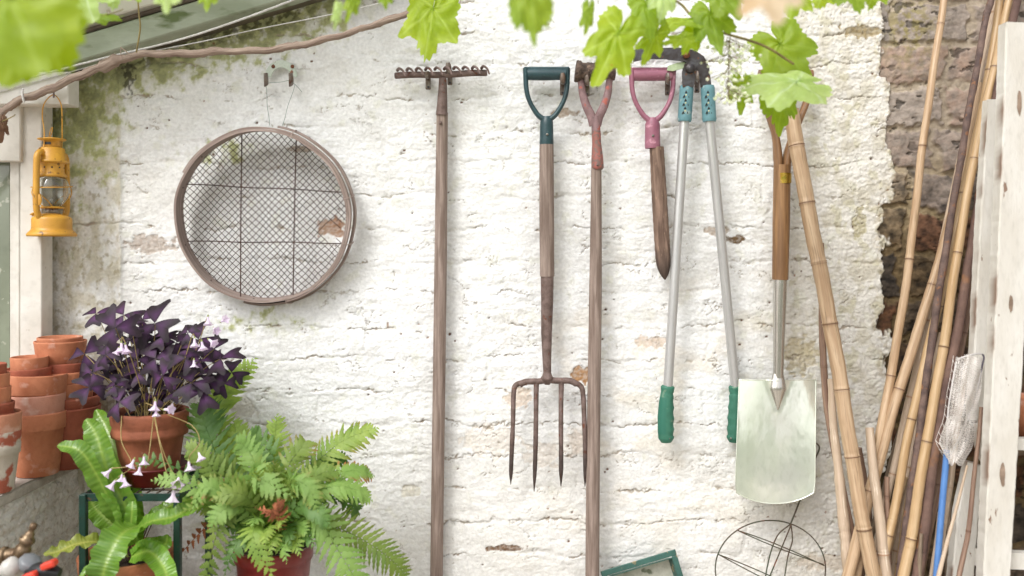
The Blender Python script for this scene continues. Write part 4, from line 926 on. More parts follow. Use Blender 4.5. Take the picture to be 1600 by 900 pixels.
def strap(T, name, pts, wpx, up, mat, label=None, wave=.12, seed=0, prof=((0, .5), (.08, .85), (.4, 1), (.75, .85), (.93, .5), (1, .12))):
    P = bez([W(*p) for p in pts], 60); m = MB(); G = []; Mk = []; n = 60; kk = K(pts[0][2]); acc = 0; rs = random.Random(seed)
    ph = rs.uniform(0, 6)
    for i in range(n+1):
        t = i/n; tn = (P[min(i+1, n)]-P[max(i-1, 0)]).normalized(); u = Vector(up); u = (u-tn*u.dot(tn)).normalized(); s = tn.cross(u).normalized()
        hw = np.interp(t, [a for a, _ in prof], [b for _, b in prof])*wpx/2*kk; row = []; mr = []
        for j in range(11):
            b = (j-5)/5; wv = wave*hw*2*math.sin(t*34+ph+(1.5 if b > 0 else 0))*max(0, abs(b)-.35)**1.2*1.5
            rib = .035*hw*2*math.sin(i*2.4)*(abs(b) > .1)
            row.append(P[i]+s*(b*hw*(1+.04*math.sin(t*34+ph+2*b)))+u*(wv+rib+.32*hw*abs(b)**1.3)); mr.append(1.0 if j == 5 else (.3 if abs(b) < .25 else .32*(i % 2)))
        G.append(row); Mk.append(mr)
    m.grid(G, Mk); return T.part(name, m, mat, label)
fr = [([(208, 850, .23), (180, 800, .27), (150, 740, .30), (124, 704, .31), (90, 696, .30)], 33, (-.3, -.7, .7)),
      ([(212, 850, .23), (200, 800, .27), (170, 740, .27), (150, 680, .25), (134, 655, .24)], 40, (.1, -1, .25)),
      ([(212, 845, .22), (205, 780, .24), (190, 730, .23), (168, 672, .18), (150, 640, .16)], 40, (.1, -1, .3)),
      ([(205, 850, .2), (170, 815, .2), (146, 790, .2), (140, 765, .2)], 34, (.3, -1, .3)),
      ([(212, 850, .24), (205, 825, .27), (206, 800, .28), (207, 778, .27)], 20, (.1, -1, .2)),
      ([(208, 830, .30), (235, 815, .33), (270, 808, .33), (305, 792, .31), (350, 780, .27), (395, 770, .23)], 32, (-.1, -.55, .9)),
      ([(210, 835, .26), (250, 800, .25), (290, 782, .23), (350, 774, .2)], 26, (0, -.5, .9)),
      ([(214, 822, .30), (190, 835, .36), (170, 870, .39), (160, 905, .40), (155, 960, .38)], 50, (.0, -.9, .4)),
      ([(205, 870, .28), (232, 862, .31), (252, 880, .33), (262, 905, .34), (268, 940, .33)], 34, (.3, -.8, .5)),
      ([(205, 870, .26), (222, 850, .29), (245, 855, .30), (256, 872, .31), (262, 890, .31)], 18, (.2, -.6, .7)),
      ([(215, 870, .22), (240, 855, .22), (258, 850, .23), (262, 835, .23)], 28, (0, -.8, .5)),
      ([(190, 865, .26), (160, 855, .3), (150, 880, .34), (122, 905, .36)], 22, (-.2, -.6, .7))]
for i, (p, w_, u_) in enumerate(fr): strap(HT, 'frond', p, w_, u_, M_ht, None, .10, i)
strap(HT, 'frond', [(200, 868, .24), (155, 848, .30), (120, 850, .33), (90, 862, .35), (68, 866, .36)], 26, (-.1, -.6, .8), M_hty, 'yellowing frond hanging over the pot edge to the left', .2, 40)
m = MB()
for i in range(12):
    a = rnd.uniform(-1, 1); m.tube(bez([W(208+a*6, 880, .2), W(208+a*16, 850, .22), W(208+a*40, 812-abs(a)*10, .22)], 10), .0012, 5)
HT.part('stalks', m, mk('brown_stalk', C('#6a4a32'), C('#4a3322'), 50))

# ------------------------------------------------------------------ feathery fern
pf = W(428, 850, .25); FN = Thing('potted_fern', 'bushy feathery fern in a glossy dark red pot', 'potted plant', (pf.x, -.25, .43))
rp3 = 60*K(.25); hp3 = pf.z-.43; m = MB()
m.lathe([(0, 0), (rp3*.72, 0), (rp3*.75, .003), (rp3*.86, hp3*.5), (rp3*.95, hp3-.03), (rp3*1.0, hp3-.028), (rp3*1.02, hp3-.003), (rp3*1.0, hp3), (rp3*.94, hp3), (rp3*.92, hp3-.01), (rp3*.7, .012), (0, .012)], FN.loc, 48); FN.part('pot', m, mk('red_glaze', C('#8a2a26'), C('#731f1d'), 12, .3, .15, 150))
rings = []
for i in range(6):
    r = rp3*.92*i/5; rings.append([FN.loc+Vector((r*math.cos(a), r*math.sin(a), hp3-.012+.006*rnd.uniform(-1, 1))) for a in [2*math.pi*j/20 for j in range(21)]])
for r in rings: r[-1] = r[0]
m = MB(); m.grid(rings); FN.part('soil', m, M_soil)
M_fn = mk('fern_green', C('#a4ba5a', .8), C('#84a248', .8), 18, .55, .3, 90, mcol=C('#a8452f', .8), trans=.35, vary=.28)
M_fnp = mk('fern_pale_green', C('#9fbf68', .8), C('#8ab055', .8), 18, .6, .3, 90, mcol=C('#b5694a', .85), trans=.35, vary=.1)
M_fnd = mk('fern_deep_green', C('#74984a', .75), C('#58803a', .75), 18, .5, .3, 90, mcol=C('#7d4a30', .8), trans=.3, vary=.15)
M_br = mk('dry_frond', C('#a8643f'), C('#7f482c'), 40, .8, .3, 90)
def pinna(m, base, dr, nrm, L, wd, curl, mk0, rs):
    s = nrm.cross(dr).normalized(); N = 9; A = []; B = []; Cn = []; mm = []
    for i in range(N+1):
        t = i/N; w_ = wd*(1-t)**.62*(.82+.18*math.sin(min(1, t*5)*1.57)); w_ *= (1.12 if i % 2 else .72) if 0 < i < N else 1
        if i == N: w_ = wd*.02
        c = base+dr*(L*t)-nrm*(curl*L*t*t); fwd = dr*(w_*.35)
        A.append(c+s*w_+fwd-nrm*w_*.12); B.append(c+nrm*w_*.1); Cn.append(c-s*w_+fwd-nrm*w_*.12); mm.append(min(1, mk0*ss(.45, 1, np.float32(t))))
    m.grid([A, B, Cn], [[float(x) for x in mm]]*3)
def frond(T, pts, n, wpx, mat, up=(0, -.75, .65), seed=0, tipmask=.0, ang=68, label=None, droop=.25, prof=((0, .25), (.12, .75), (.35, 1), (.7, .72), (.9, .35), (1, .08)), name='frond'):
    wpx *= 1.22; n = max(9, int(n*.84)); rs = random.Random(seed); P = bez([W(*p) for p in pts], 48); m = MB(); kk = K(pts[-1][2])
    L = [0]
    for i in range(48): L.append(L[-1]+(P[i+1]-P[i]).length)
    m.tube(P, [.0012*(1-.7*i/48)+.0003 for i in range(49)], 5)
    for q in range(n):
        t = .10+.89*(q/(n-1)); f = t*48; i = min(int(f), 47); p = P[i].lerp(P[i+1], f-i); tn = (P[i+1]-P[i]).normalized()
        u = Vector(up)+Vector((rs.uniform(-.12, .12), 0, rs.uniform(-.12, .12))); u = (u-tn*u.dot(tn)).normalized(); s = tn.cross(u).normalized()
        Lp = np.interp(t, [a for a, _ in prof], [b for _, b in prof])*wpx/2*kk*rs.uniform(.9, 1.07); sp = L[-1]*.89/(n-1)
        for sg in (1, -1):
            a = R(ang-18*t+rs.uniform(-7, 7)); dr = (s*sg*math.sin(a)+tn*math.cos(a)+u*rs.uniform(-.12, .16)).normalized()
            nn = (u-dr*u.dot(dr)).normalized(); nn = (nn+tn*rs.uniform(-.15, .15)).normalized()
            pinna(m, p+tn*sp*.25*sg, dr, nn, Lp, min(sp*.50, Lp*.30), droop*rs.uniform(.6, 1.5), tipmask*rs.uniform(.2, 1.4), rs)
    return T.part(name, m, mat, label)
B = (428, 842, .25)
FR = [  # pts, n, width, material, up, tip
 ([B, (360, 740, .18), (335, 660, .14), (352, 610, .12), (398, 560, .10)], 34, 70, M_fn, (0, -.9, .3), .0),
 ([B, (360, 760, .22), (330, 690, .20), (318, 655, .19), (312, 628, .19)], 26, 76, M_fnd, (0, -.9, .3), 0),
 ([B, (400, 770, .2), (375, 700, .18), (365, 655, .17)], 20, 56, M_fn, (0, -.95, .2), .1),
 ([B, (415, 760, .2), (428, 700, .18), (432, 650, .17)], 24, 58, M_fn, (0, -.95, .2), .1),
 ([B, (470, 750, .22), (520, 700, .2), (550, 682, .19), (588, 668, .18)], 30, 62, M_fn, (-.2, -.8, .5), .35),
 ([B, (480, 780, .26), (530, 742, .24), (560, 735, .22), (583, 742, .2)], 26, 48, M_fnp, (-.1, -.7, .7), .9),
 ([B, (480, 780, .28), (520, 760, .28), (555, 765, .27), (580, 780, .26)], 24, 52, M_fnp, (-.1, -.7, .7), .1),
 ([B, (470, 770, .3), (455, 750, .33), (480, 760, .35), (497, 796, .36)], 22, 52, M_fnp, (-.1, -.8, .6), .3),
 ([B, (420, 780, .3), (395, 740, .32), (415, 752, .34), (455, 775, .36)], 20, 56, M_fnp, (-.1, -.8, .6), .2),
 ([B, (470, 810, .30), (500, 815, .33), (530, 862, .35), (555, 905, .36), (565, 940, .35)], 26, 68, M_fnp, (.2, -.9, .4), .0),
 ([B, (480, 820, .28), (520, 822, .28), (570, 845, .28), (612, 875, .28), (640, 905, .27)], 34, 66, M_fn, (.2, -.9, .4), .1),
 ([B, (460, 830, .28), (480, 815, .3), (500, 812, .3), (520, 818, .3)], 16, 34, M_fn, (0, -.7, .7), .0),
 ([B, (400, 800, .3), (360, 790, .34), (340, 830, .36), (325, 890, .36), (318, 930, .35)], 24, 48, M_fn, (-.2, -.9, .4), .0),
 ([B, (410, 820, .32), (395, 830, .36), (405, 865, .38), (430, 905, .38)], 20, 48, M_fn, (0, -.9, .4), .0),
 ([B, (390, 800, .3), (350, 770, .33), (320, 762, .34), (300, 800, .35)], 22, 44, M_fnp, (-.2, -.8, .6), .6),
 ([B, (390, 790, .28), (340, 740, .29), (310, 710, .29), (290, 700, .29)], 22, 48, M_fn, (-.2, -.9, .4), .0),
 ([B, (380, 800, .28), (320, 770, .33), (275, 750, .34), (240, 752, .34)], 20, 36, M_fnp, (-.1, -.8, .6), .1),
 ([B, (370, 790, .26), (300, 745, .30), (240, 718, .31), (205, 733, .31)], 22, 26, M_fnd, (-.1, -.9, .3), .2),
 ([B, (390, 780, .27), (350, 735, .28), (335, 730, .28), (310, 748, .29)], 18, 52, M_fn, (-.1, -.8, .6), .0),
 ([B, (410, 790, .28), (400, 730, .27), (385, 700, .26), (370, 690, .26)], 18, 52, M_fnp, (-.1, -.9, .4), .0),
 ([B, (440, 790, .28), (450, 730, .26), (470, 700, .25), (480, 690, .24)], 20, 56, M_fn, (.1, -.9, .4), .5),
 ([B, (450, 800, .29), (480, 760, .29), (500, 740, .28), (530, 735, .27)], 20, 50, M_fn, (.1, -.9, .4), .2),
 ([B, (430, 800, .30), (440, 760, .32), (430, 745, .33), (400, 752, .34)], 18, 46, M_fn, (.1, -.8, .5), .2),
 ([B, (440, 810, .31), (470, 790, .34), (495, 800, .36), (515, 820, .37)], 18, 40, M_fnd, (.1, -.8, .5), .1),
 ([B, (400, 810, .31), (370, 790, .35), (345, 800, .37), (330, 825, .38)], 18, 46, M_fnp, (-.1, -.8, .5), .1),
 ([B, (410, 810, .31), (390, 780, .35), (365, 770, .37), (335, 782, .38)], 18, 50, M_fn, (-.1, -.8, .5), .1),
 ([B, (420, 830, .30), (385, 835, .34), (365, 860, .36), (350, 900, .36)], 18, 42, M_fnd, (-.1, -.8, .5), .1),
 ([B, (395, 820, .25), (340, 810, .22), (310, 835, .20), (280, 868, .19)], 16, 30, M_br, (-.1, -.8, .5), .0),
 ([B, (440, 780, .22), (430, 720, .2), (405, 690, .19), (392, 676, .19)], 18, 50, M_fnd, (0, -.9, .3), .0),
 ([B, (480, 790, .24), (525, 770, .22), (550, 790, .22), (560, 800, .22)], 16, 36, M_fnd, (0, -.9, .3), .2),
 ([B, (450, 780, .22), (490, 730, .2), (520, 720, .19), (545, 712, .18)], 20, 44, M_fnd, (0, -.9, .3), .1)]
for i, (p, n, w_, mt, up, tm) in enumerate(FR):
    frond(FN, p, n, w_, mt, up, i, tm, prof=((0, .25), (.12, .7), (.4, 1), (.7, .85), (.9, .5), (1, .1)) if w_ > 40 else ((0, .4), (.2, .9), (.5, 1), (.85, .8), (1, .2)))
for i, (tx, ty, mx, my, dd) in enumerate(((470, 868, 455, 815, .37), (448, 878, 440, 815, .38), (492, 855, 470, 805, .36), (425, 868, 425, 812, .385), (380, 845, 395, 800, .36), (455, 850, 445, 805, .37), (415, 850, 415, 800, .38), (480, 835, 465, 798, .36), (350, 835, 378, 795, .36), (440, 820, 436, 790, .38), (395, 822, 405, 788, .37), (320, 815, 365, 780, .35), (285, 800, 340, 765, .33))):
    frond(FN, [B, (mx, my, dd-.04), (tx, ty, dd)], 16, 44, [M_fn, M_fnp, M_fnd][i % 3], (0, -.9, .45), 300+i, .15, droop=.35)
rsf = random.Random(99)
for i in range(18):      # short inner fronds filling the crown
    a = rsf.uniform(-2.6, -.5); rr = rsf.uniform(50, 105); tx, ty = 425+rr*1.15*math.cos(a), 805+rr*.85*math.sin(a); dd = rsf.uniform(.22, .36)
    frond(FN, [B, ((tx+428)/2, (ty+842)/2-28, (.25+dd)/2+.02), (tx, ty, dd)], 15, rsf.uniform(36, 54), rsf.choice([M_fn, M_fn, M_fnd, M_fnp]), (rsf.uniform(-.3, .3), -.85, rsf.uniform(.2, .7)), 200+i, rsf.choice([0, 0, .4]))
frond(FN, [B, (440, 815, .32), (432, 800, .37), (420, 802, .39), (402, 795, .39)], 12, 30, M_br, (0, -.9, .3), 71, 0, label='shrivelled brown frond at the front of the fern', droop=.8)
frond(FN, [(432, 830, .31), (436, 812, .37), (434, 795, .39), (433, 780, .39)], 10, 26, M_br, (0, -.9, .3), 72, 0, label='curled rust-brown frond tip standing up', droop=.9)
m = MB()
for i in range(26): a = rnd.uniform(0, 6.28); m.tube(bez([W(428+26*math.cos(a), 852, .25+.03*math.sin(a)), W(428+34*math.cos(a), 825, .25+.04*math.sin(a)), W(428+46*math.cos(a), 795, .25+.05*math.sin(a))], 8), .0012, 5)
FN.part('stalks', m, mk('brown_stalk', C('#6a4a32')))
T = Thing('stool', 'low wooden stool under the red fern pot', 'stool', (pf.x, -.25, 0))
m = MB(); m.box((pf.x, -.25, .4155), (.22, .2, .025), None, .004); T.part('seat', m, M_wood)
for sx in (-1, 1):
    for sy in (-1, 1): m = MB(); m.box((pf.x+sx*.085, -.25+sy*.075, .20), (.026, .026, .4)); T.part('leg', m, M_wood)

# ------------------------------------------------------------------ tap and hose connector
M_brass = mk('tarnished_brass', C('#9a8468'), C('#6a543f'), 60, .4, .35, 260, metal=.55, spots=C('#4f3a2c'), spot_sc=90, dist=.002)
T = Thing('garden_tap', 'tarnished brass garden tap with grey and orange hose connectors at bottom left', 'tap', W(10, 870, .45))
dt = .45; kt = K(dt)
m = MB(); m.tube(bez([W(-70, 866, dt), W(-20, 868, dt), W(14, 868, dt), W(28, 866, dt)], 12), 11*kt, 16); m.lathe([(12*kt, 0), (14*kt, .002), (14*kt, .008), (12*kt, .01)], W(2, 868, dt), 18, (1, 0, 0)); T.part('body', m, M_brass)
m = MB(); m.tube(bez([W(6, 870, dt), W(7, 890, dt), W(8, 930, dt)], 10), [11*kt]*6+[9*kt]*5, 16); m.lathe([(10*kt, 0), (14*kt, .002), (14*kt, .012), (10*kt, .014)], W(6, 888, dt), 8, (0, 0, -1)); T.part('spout', m, M_brass)
m = MB(); a, b = W(30, 872, dt+.01), W(54, 818, dt+.01); ax2 = (b-a).normalized(); LL = (b-a).length
m.lathe([(r*kt, z*LL) for r, z in ((9, 0), (12, .06), (12, .3), (10, .34), (9, .42), (11, .46), (12, .5), (12, .56), (9, .6), (7, .66), (7, .72), (4.5, .76), (4.5, .84), (5.5, .86), (5.5, .98), (3, 1), (0, 1))], a, 10, ax2); T.part('spindle', m, M_brass)
M_grey = mk('grey_plastic', C('#8f9296'), C('#7d8084'), 20, .4, .1); M_or = mk('orange_plastic', C('#f2503a'), C('#de4430'), 20, .4, .1); M_lb = mk('light_plastic', C('#d8d5d0'), C('#c8c4be'), 20, .4, .2)
m = MB(); m.lathe([(0, 0), (15*kt, 0), (17*kt, .003), (17*kt, .014), (14*kt, .018), (0, .018)], W(44, 886, dt+.04), 8, (.45, -.2, .85)); T.part('coupling_nut', m, M_grey)
m = MB(); m.lathe([(0, 0), (15*kt, 0), (16*kt, .02), (12*kt, .026), (0, .03)], W(25, 894, dt+.05), 20, (-.6, -.2, .6)); T.part('white_adaptor', m, M_lb)
m = MB(); m.tube([W(48, 896, dt+.05), W(62, 892, dt+.055), W(80, 893, dt+.06), W(93, 897, dt+.06)], [12*kt, 13*kt, 12*kt, 8*kt], 18); m.tube([W(40, 905, dt+.05), W(70, 915, dt+.06), W(90, 918, dt+.06)], 12*kt, 16); T.part('connector_body', m, M_black)
for (x, y) in ((77, 882), (47, 900)):
    m = MB(); m.box(W(x, y, dt+.075), (22*kt, .02, 10*kt), Matrix.Rotation(R(-20), 3, 'Y'), .003); T.part('lock_collar', m, M_or)

# ------------------------------------------------------------------ seed tray, wire plant support
T = Thing('seed_tray', 'upturned green plastic seed tray tilted against the wall at the bottom edge', 'seed tray', W(1010, 905, .04))
M_tray = mk('grimy_green_plastic', C('#416b62'), C('#345a52'), 30, .5, .3, 200, spots=C('#9a8a66'), spot_sc=55, spot_th=(.6, .68))
q0, q1 = W(938, 893, .05), W(1055, 858, .05); e = (q1-q0).normalized(); dnv = Vector((e.z, 0, -e.x)); dnv = dnv if dnv.z < 0 else -dnv; Lt = (q1-q0).length
m = MB(); rimw = .013
c0, c1, c2, c3 = q0, q1, q1+dnv*.26+e*.0, q0+dnv*.26
for a, b in ((c0, c1), (c1, c2), (c2, c3), (c3, c0)):
    inn = ((c0+c2)/2-(a+b)/2).normalized(); t_ = (b-a).normalized()*(rimw+.0005 if abs((b-a).normalized().z) > .7 else 0); m.bar(a+inn*rimw*.5+t_, b+inn*rimw*.5-t_, rimw, .004, (0, -1, 0), .001)
T.part('rim', m, M_tray)
m = MB(); cI = (c0+c2)/2
I = [p+(cI-p).normalized()*.022 for p in (c0, c1, c2, c3)]; J = [p+(cI-p).normalized()*.034+Vector((0, .032, 0)) for p in (c0, c1, c2, c3)]
for i in range(4):
    j = (i+1) % 4; m.prism([I[i], I[j], J[j], J[i]], (cI-(I[i]+I[j])/2).normalized()*-.002)
T.part('side_walls', m, M_tray)
m = MB(); m.prism(J, (0, .002, 0)); T.part('base_panel', m, mk('dusty_base', C('#c9c8bb'), C('#a3a695'), 20, .8, .5, 120, spots=C('#6d745f'), spot_sc=40, spot_th=(.58, .66)))

M_gw = mk('green_coated_wire', C('#4f5a48'), C('#5b4436'), 20, .5, .2, 200, metal=.2, spots=C('#7a4c38'), spot_sc=40)
T = Thing('wire_plant_support', 'round wire plant support hanging behind the spade blade', 'plant support', W(1236, 818, .03))
cs = W(1203, 888, .03); Rs = 86*K(.03); rs2 = .0016
m = MB(); m.tube([cs+Vector((Rs*math.cos(a), -.012*math.sin(a)*0-.004, Rs*.88*math.sin(a))) for a in [2*math.pi*i/72 for i in range(72)]], rs2, 6, closed=True); T.part('ring', m, M_gw)
m = MB()
for (a, b, c) in (((1153, 829), (1215, 848), (1288, 884)), ((1153, 829), (1210, 856), (1287, 882)), ((1122, 866), (1180, 888), (1225, 910)), ((1122, 866), (1175, 895), (1210, 912))): m.tube(bez([W(*a, .032), W(*b, .034), W(*c, .032)], 16), rs2*.85, 6)
T.part('cross_wires', m, M_gw)
m = MB(); m.tube(bez([W(1236, 818, .032), W(1213, 840, .034), W(1198, 890, .036), W(1190, 960, .036)], 20), rs2, 6); m.tube(bez([W(1236, 820, .034), W(1238, 845, .036), W(1230, 875, .036), W(1218, 960, .036)], 20), rs2, 6); m.tube([W(1237, 818, .036), W(1205, 895, .037), W(1180, 960, .037)], rs2, 6); T.part('legs', m, M_gw)
m = MB(); m.tube(bez([W(1234, 822, .033), W(1249, 784, .028), W(1268, 730, .025), W(1280, 702, .025), W(1276, 693, .025), W(1268, 690, .025)], 20), rs2*1.2, 6); T.part('stem', m, M_gw)

# ------------------------------------------------------------------ canes
M_bam = mk('bamboo', C('#ccb090', .85), C('#ad8d6c', .85), 1.0, .5, .25, 1.5, coord='uv', st=(120, 6, 1), dist=.0004, mcol=C('#5f3d28'), vary=.14, spots=C('#8f7558'), spot_sc=2.2, spot_th=(.56, .72))
M_bamg = mk('golden_bamboo', C('#d2b48c', .85), C('#bb986c', .85), 1.0, .45, .12, 1.5, coord='uv', st=(120, 5, 1), dist=.0004, mcol=C('#553320'), vary=.12, spots=C('#a58355'), spot_sc=2.6, spot_th=(.6, .74))
M_bamp = mk('pale_bamboo', C('#d3bda6', .85), C('#bba48c', .85), 1.0, .6, .2, 1.5, coord='uv', st=(120, 6, 1), dist=.0005, mcol=C('#9a7355'), vary=.05, spots=C('#e7d8c4'), spot_sc=2)
M_old = mk('grey_stick', C('#8e7c68'), C('#6a5a4a'), 1.0, .7, .4, 1.5, coord='uv', st=(120, 8, 1), dist=.0008, mcol=C('#4f3f33'))
M_brn = mk('brown_cane', C('#9c7f6a', .85), C('#75594a', .85), 1.0, .6, .3, 1.5, coord='uv', st=(120, 7, 1), dist=.0006, mcol=C('#5a3c2c'))
M_rod = mk('lichened_dark_stick', C('#80695f', .8), C('#5b4a46', .8), 40, .8, .8, 260, coord='obj', spots=C('#8f6548', .8), spot_sc=70, spot_th=(.6, .68), dist=.002)
M_rodr = mk('rusty_orange_stick', C('#85685a', .8), C('#5e4741', .8), 14, .8, .6, 260, coord='obj', spots=C('#a8764a', .8), spot_sc=16, spot_th=(.57, .68), dist=.002)
GR = 'canes and sticks leaning in the right corner'
def cane(pts, wpx, nodes, mat, label, name='cane', up=True, down=True, nodeamp=.10, step=.012, sharp=1, ends=None, cat='cane', grp=GR, bow=0):
    P = [W(*p) for p in pts]
    if down and P[-1].z > .02:
        dv = (P[-1]-P[-2]).normalized(); L = (P[-1].z-.01)/max(.3, -dv.z); e_ = P[-1]+dv*L; P.append(e_)
    if up:
        dv = (P[0]-P[1]).normalized(); e_ = P[0]+dv*.45; e_.y = min(e_.y, -.03); P.insert(0, e_)
    tot = sum((P[i+1]-P[i]).length for i in range(len(P)-1)); n = max(20, int(tot/step)); 
    Q = []; seg = [(P[i+1]-P[i]).length for i in range(len(P)-1)]
    base_ = bez(P, n) if len(P) > 2 else [P[0].lerp(P[1], i/n) for i in range(n+1)]
    # insert node rings
    def proj_y(p): kk = K(-p.y); return 388-(p.z-H)/kk
    out = []
    for p in base_: out.append((proj_y(p), p, 0))
    if nodes:
        sp = [y for y in nodes]; 
        if len(sp) > 1:
            g_ = (sp[-1]-sp[0])/(len(sp)-1); y = sp[-1]+g_
            while y < 1900: sp.append(y); y += g_
            y = sp[0]-g_
            while y > -300: sp.insert(0, y); y -= g_
        for y in sp:
            for i in range(len(base_)-1):
                ya, yb = proj_y(base_[i]), proj_y(base_[i+1])
                if ya <= y < yb:
                    c = base_[i].lerp(base_[i+1], (y-ya)/(yb-ya)); tn = (base_[i+1]-base_[i]).normalized()
                    for o_, tg in ((-.0045, 4), (-.002, 1), (0, 2), (.002, 3), (.005, 4)): out.append((y+o_/.0015, c+tn*o_, tg)); 
    out.sort(key=lambda q: q[0])
    pts_, rad, msk = [], [], []
    Wp = wpx if hasattr(wpx, '__len__') else (wpx, wpx); ya, yb = pts[0][1], pts[-1][1]; km = K(sum(p[2] for p in pts)/len(pts))
    lasty = -1e9
    for (y, p, tg) in out:
        if y-lasty < .35: continue
        lasty = y; r = np.interp(y, [ya, yb], Wp)*km/2
        am = {0: 0, 1: nodeamp, 2: nodeamp*.3, 3: nodeamp*.9, 4: 0}[tg]; pts_.append(p); rad.append(r*(1+am+(0 if nodes else .05*math.sin(y*.11)+.03*math.sin(y*.37)))); msk.append({0: 0, 1: .15, 2: 1, 3: .35, 4: 0}[tg])
    ph = rnd.uniform(0, 6); pts_ = [p+Vector((.0013*math.sin(p.z*9+ph)+.0007*math.sin(p.z*31+ph*2), 0, 0)) for p in pts_]; rad = [r*(1+.02*math.sin(i*1.3+ph)) for i, r in enumerate(rad)]
    m = MB(); m.tube(pts_, rad, 12, masks=msk); loc = pts_[-1]
    return solo(name, m, mat, label, cat, grp, loc=loc)
cane([(1236, 172, .07), (1264, 330, .10), (1306, 560, .14), (1343, 780, .18), (1364, 900, .20)], (25, 22), [228, 317, 411, 506, 609, 714, 827], M_bam, 'thickest bamboo pole, leaning in front of the others beside the spade', up=False, nodeamp=.09)
cane([(1283, 380, .06), (1286, 572, .08), (1302, 690, .1), (1325, 800, .12), (1345, 900, .13)], (10, 12), [572, 742], M_brn, 'thin reddish cane half hidden behind the thick bamboo pole', up=False)
cane([(1297, 592, .10), (1304, 675, .11), (1318, 800, .125), (1327, 900, .135)], (10, 20), None, M_bamp, 'cream split stick left of the thick pole, ending at the spade blade height', up=False, name='stick')
cane([(1359, 668, .14), (1366, 740, .16), (1378, 850, .18), (1384, 900, .19)], (13, 18), [866], M_bamp, 'pale whitish short cane just right of the thick bamboo pole', up=False)
cane([(1474, 0, .05), (1447, 190, .07), (1421, 405, .09), (1391, 587, .11), (1366, 735, .13)], (11, 14), [37, 228, 405, 587], M_bam, 'leftmost thin bamboo cane crossing the bare masonry')
cane([(1530, 130, .05), (1500, 290, .075), (1448, 470, .10), (1405, 608, .12), (1378, 705, .13), (1352, 800, .15)], (12, 18), [285, 445, 608, 768], M_bam, 'medium tan cane second from the left at mid height', up=False)
cane([(1458, 480, .05), (1430, 600, .06), (1402, 690, .07), (1386, 750, .075)], (8, 9), [590, 692], M_old, 'thin dark grey cane in the gap behind the tan canes', up=False)
cane([(1385, 745, .15), (1386, 800, .16), (1389, 900, .18)], (8, 9), [775, 880], M_brn, 'short thin broken cane with a cut top near the bottom', up=False)
cane([(1562, 0, .07), (1538, 150, .09), (1500, 330, .11), (1465, 480, .13), (1424, 655, .15), (1398, 800, .17), (1385, 860, .18)], (12, 14), [110, 302, 478, 655], M_bamg, 'slender golden cane with a brown node near the rail of net height')
cane([(1577, 0, .08), (1552, 110, .10), (1524, 235, .125), (1497, 395, .15), (1474, 542, .17), (1447, 690, .19), (1424, 842, .21), (1412, 905, .22)], (12, 16.5), [105, 248, 395, 542, 690, 842], M_bamg, 'brightest golden cane, longest of the bundle, in front of the dark sticks', nodeamp=.08)
cane([(1542, 60, .04), (1512, 200, .055), (1486, 320, .065)], (9, 10), [140, 260], M_bamp, 'thin pale cane tucked behind the golden pair', down=True)
cane([(1548, 0, .10), (1540, 30, .1), (1506, 225, .12), (1472, 420, .14), (1452, 560, .15), (1436, 690, .16), (1412, 850, .18), (1405, 905, .19)], (10, 13), None, M_rod, 'dark knobbly stick with brown lichen running left of the golden canes', name='stick', cat='stick')
cane([(1590, 0, .10), (1566, 110, .115), (1546, 220, .13), (1518, 380, .15), (1499, 500, .165), (1480, 600, .18), (1462, 700, .19), (1440, 850, .21), (1432, 905, .22)], (12, 17), None, M_rodr, 'thick orange and purple-brown stick right of the golden canes', name='stick', cat='stick')
cane([(1544, 290, .06), (1528, 400, .07), (1512, 490, .08), (1498, 570, .09), (1484, 690, .10), (1472, 800, .11)], (8, 10), [520, 700], M_brn, 'thin brown cane with a square cut top beside the white frame', up=False)
cane([(1415, 745, .09), (1402, 790, .1), (1390, 850, .11), (1378, 905, .12)], (9, 10), [770], M_bamg, 'olive thin cane in the dark gap near the bottom', up=False)
cane([(1428, 720, .08), (1411, 800, .09), (1396, 900, .1)], (7, 9), [880], M_bamg, 'dim yellow cane deep in the dark gap behind the golden cane', up=False)
cane([(1480, 640, .13), (1471, 720, .15), (1462, 780, .16), (1446, 850, .18), (1433, 905, .2)], (10, 16), [757], M_brn, 'brown cane passing just left of the blue net handle', up=False)
cane([(1441, 834, .22), (1437, 900, .225)], (6, 8), None, M_old, 'short grey snapped stick at the bottom left of the blue handle', up=False, name='stick', cat='stick')
cane([(1468, 800, .18), (1461, 850, .19), (1453, 905, .2)], (5, 5.5), [825], M_bamp, 'very thin pale cane touching the left side of the blue handle', up=False)
cane([(1512, 727, .28), (1500, 770, .285), (1482, 835, .295), (1466, 900, .31)], (3.5, 7), [850], M_bamp, 'thin pale twig crossing in front of the blue handle', up=False, name='stick', cat='stick')
cane([(1534, 636, .25), (1528, 700, .27), (1512, 830, .3), (1497, 905, .32)], (6, 8), [830], M_brn, 'thin brown cane in front of the lower white board', up=False)
cane([(1490, 740, .12), (1482, 800, .13), (1478, 905, .15)], (5, 6), [770], M_old, 'faint grey cane right behind the blue handle', up=False)
cane([(1470, 520, .06), (1440, 640, .07), (1415, 760, .085), (1392, 900, .10)], (7, 9), [600, 730], M_bamp, 'thin pale cane glimpsed between the golden canes and the dark stick', up=False)
cane([(1512, 560, .10), (1497, 660, .11), (1480, 780, .13), (1462, 905, .15)], (8, 10), [640, 760], M_bamp, 'pale cane behind the net bag, running down to the blue handle', up=False)
cane([(1340, 700, .05), (1352, 790, .06), (1362, 905, .07)], (14, 18), [768], M_brn, 'reddish cane hidden behind the pale short cane', up=False)

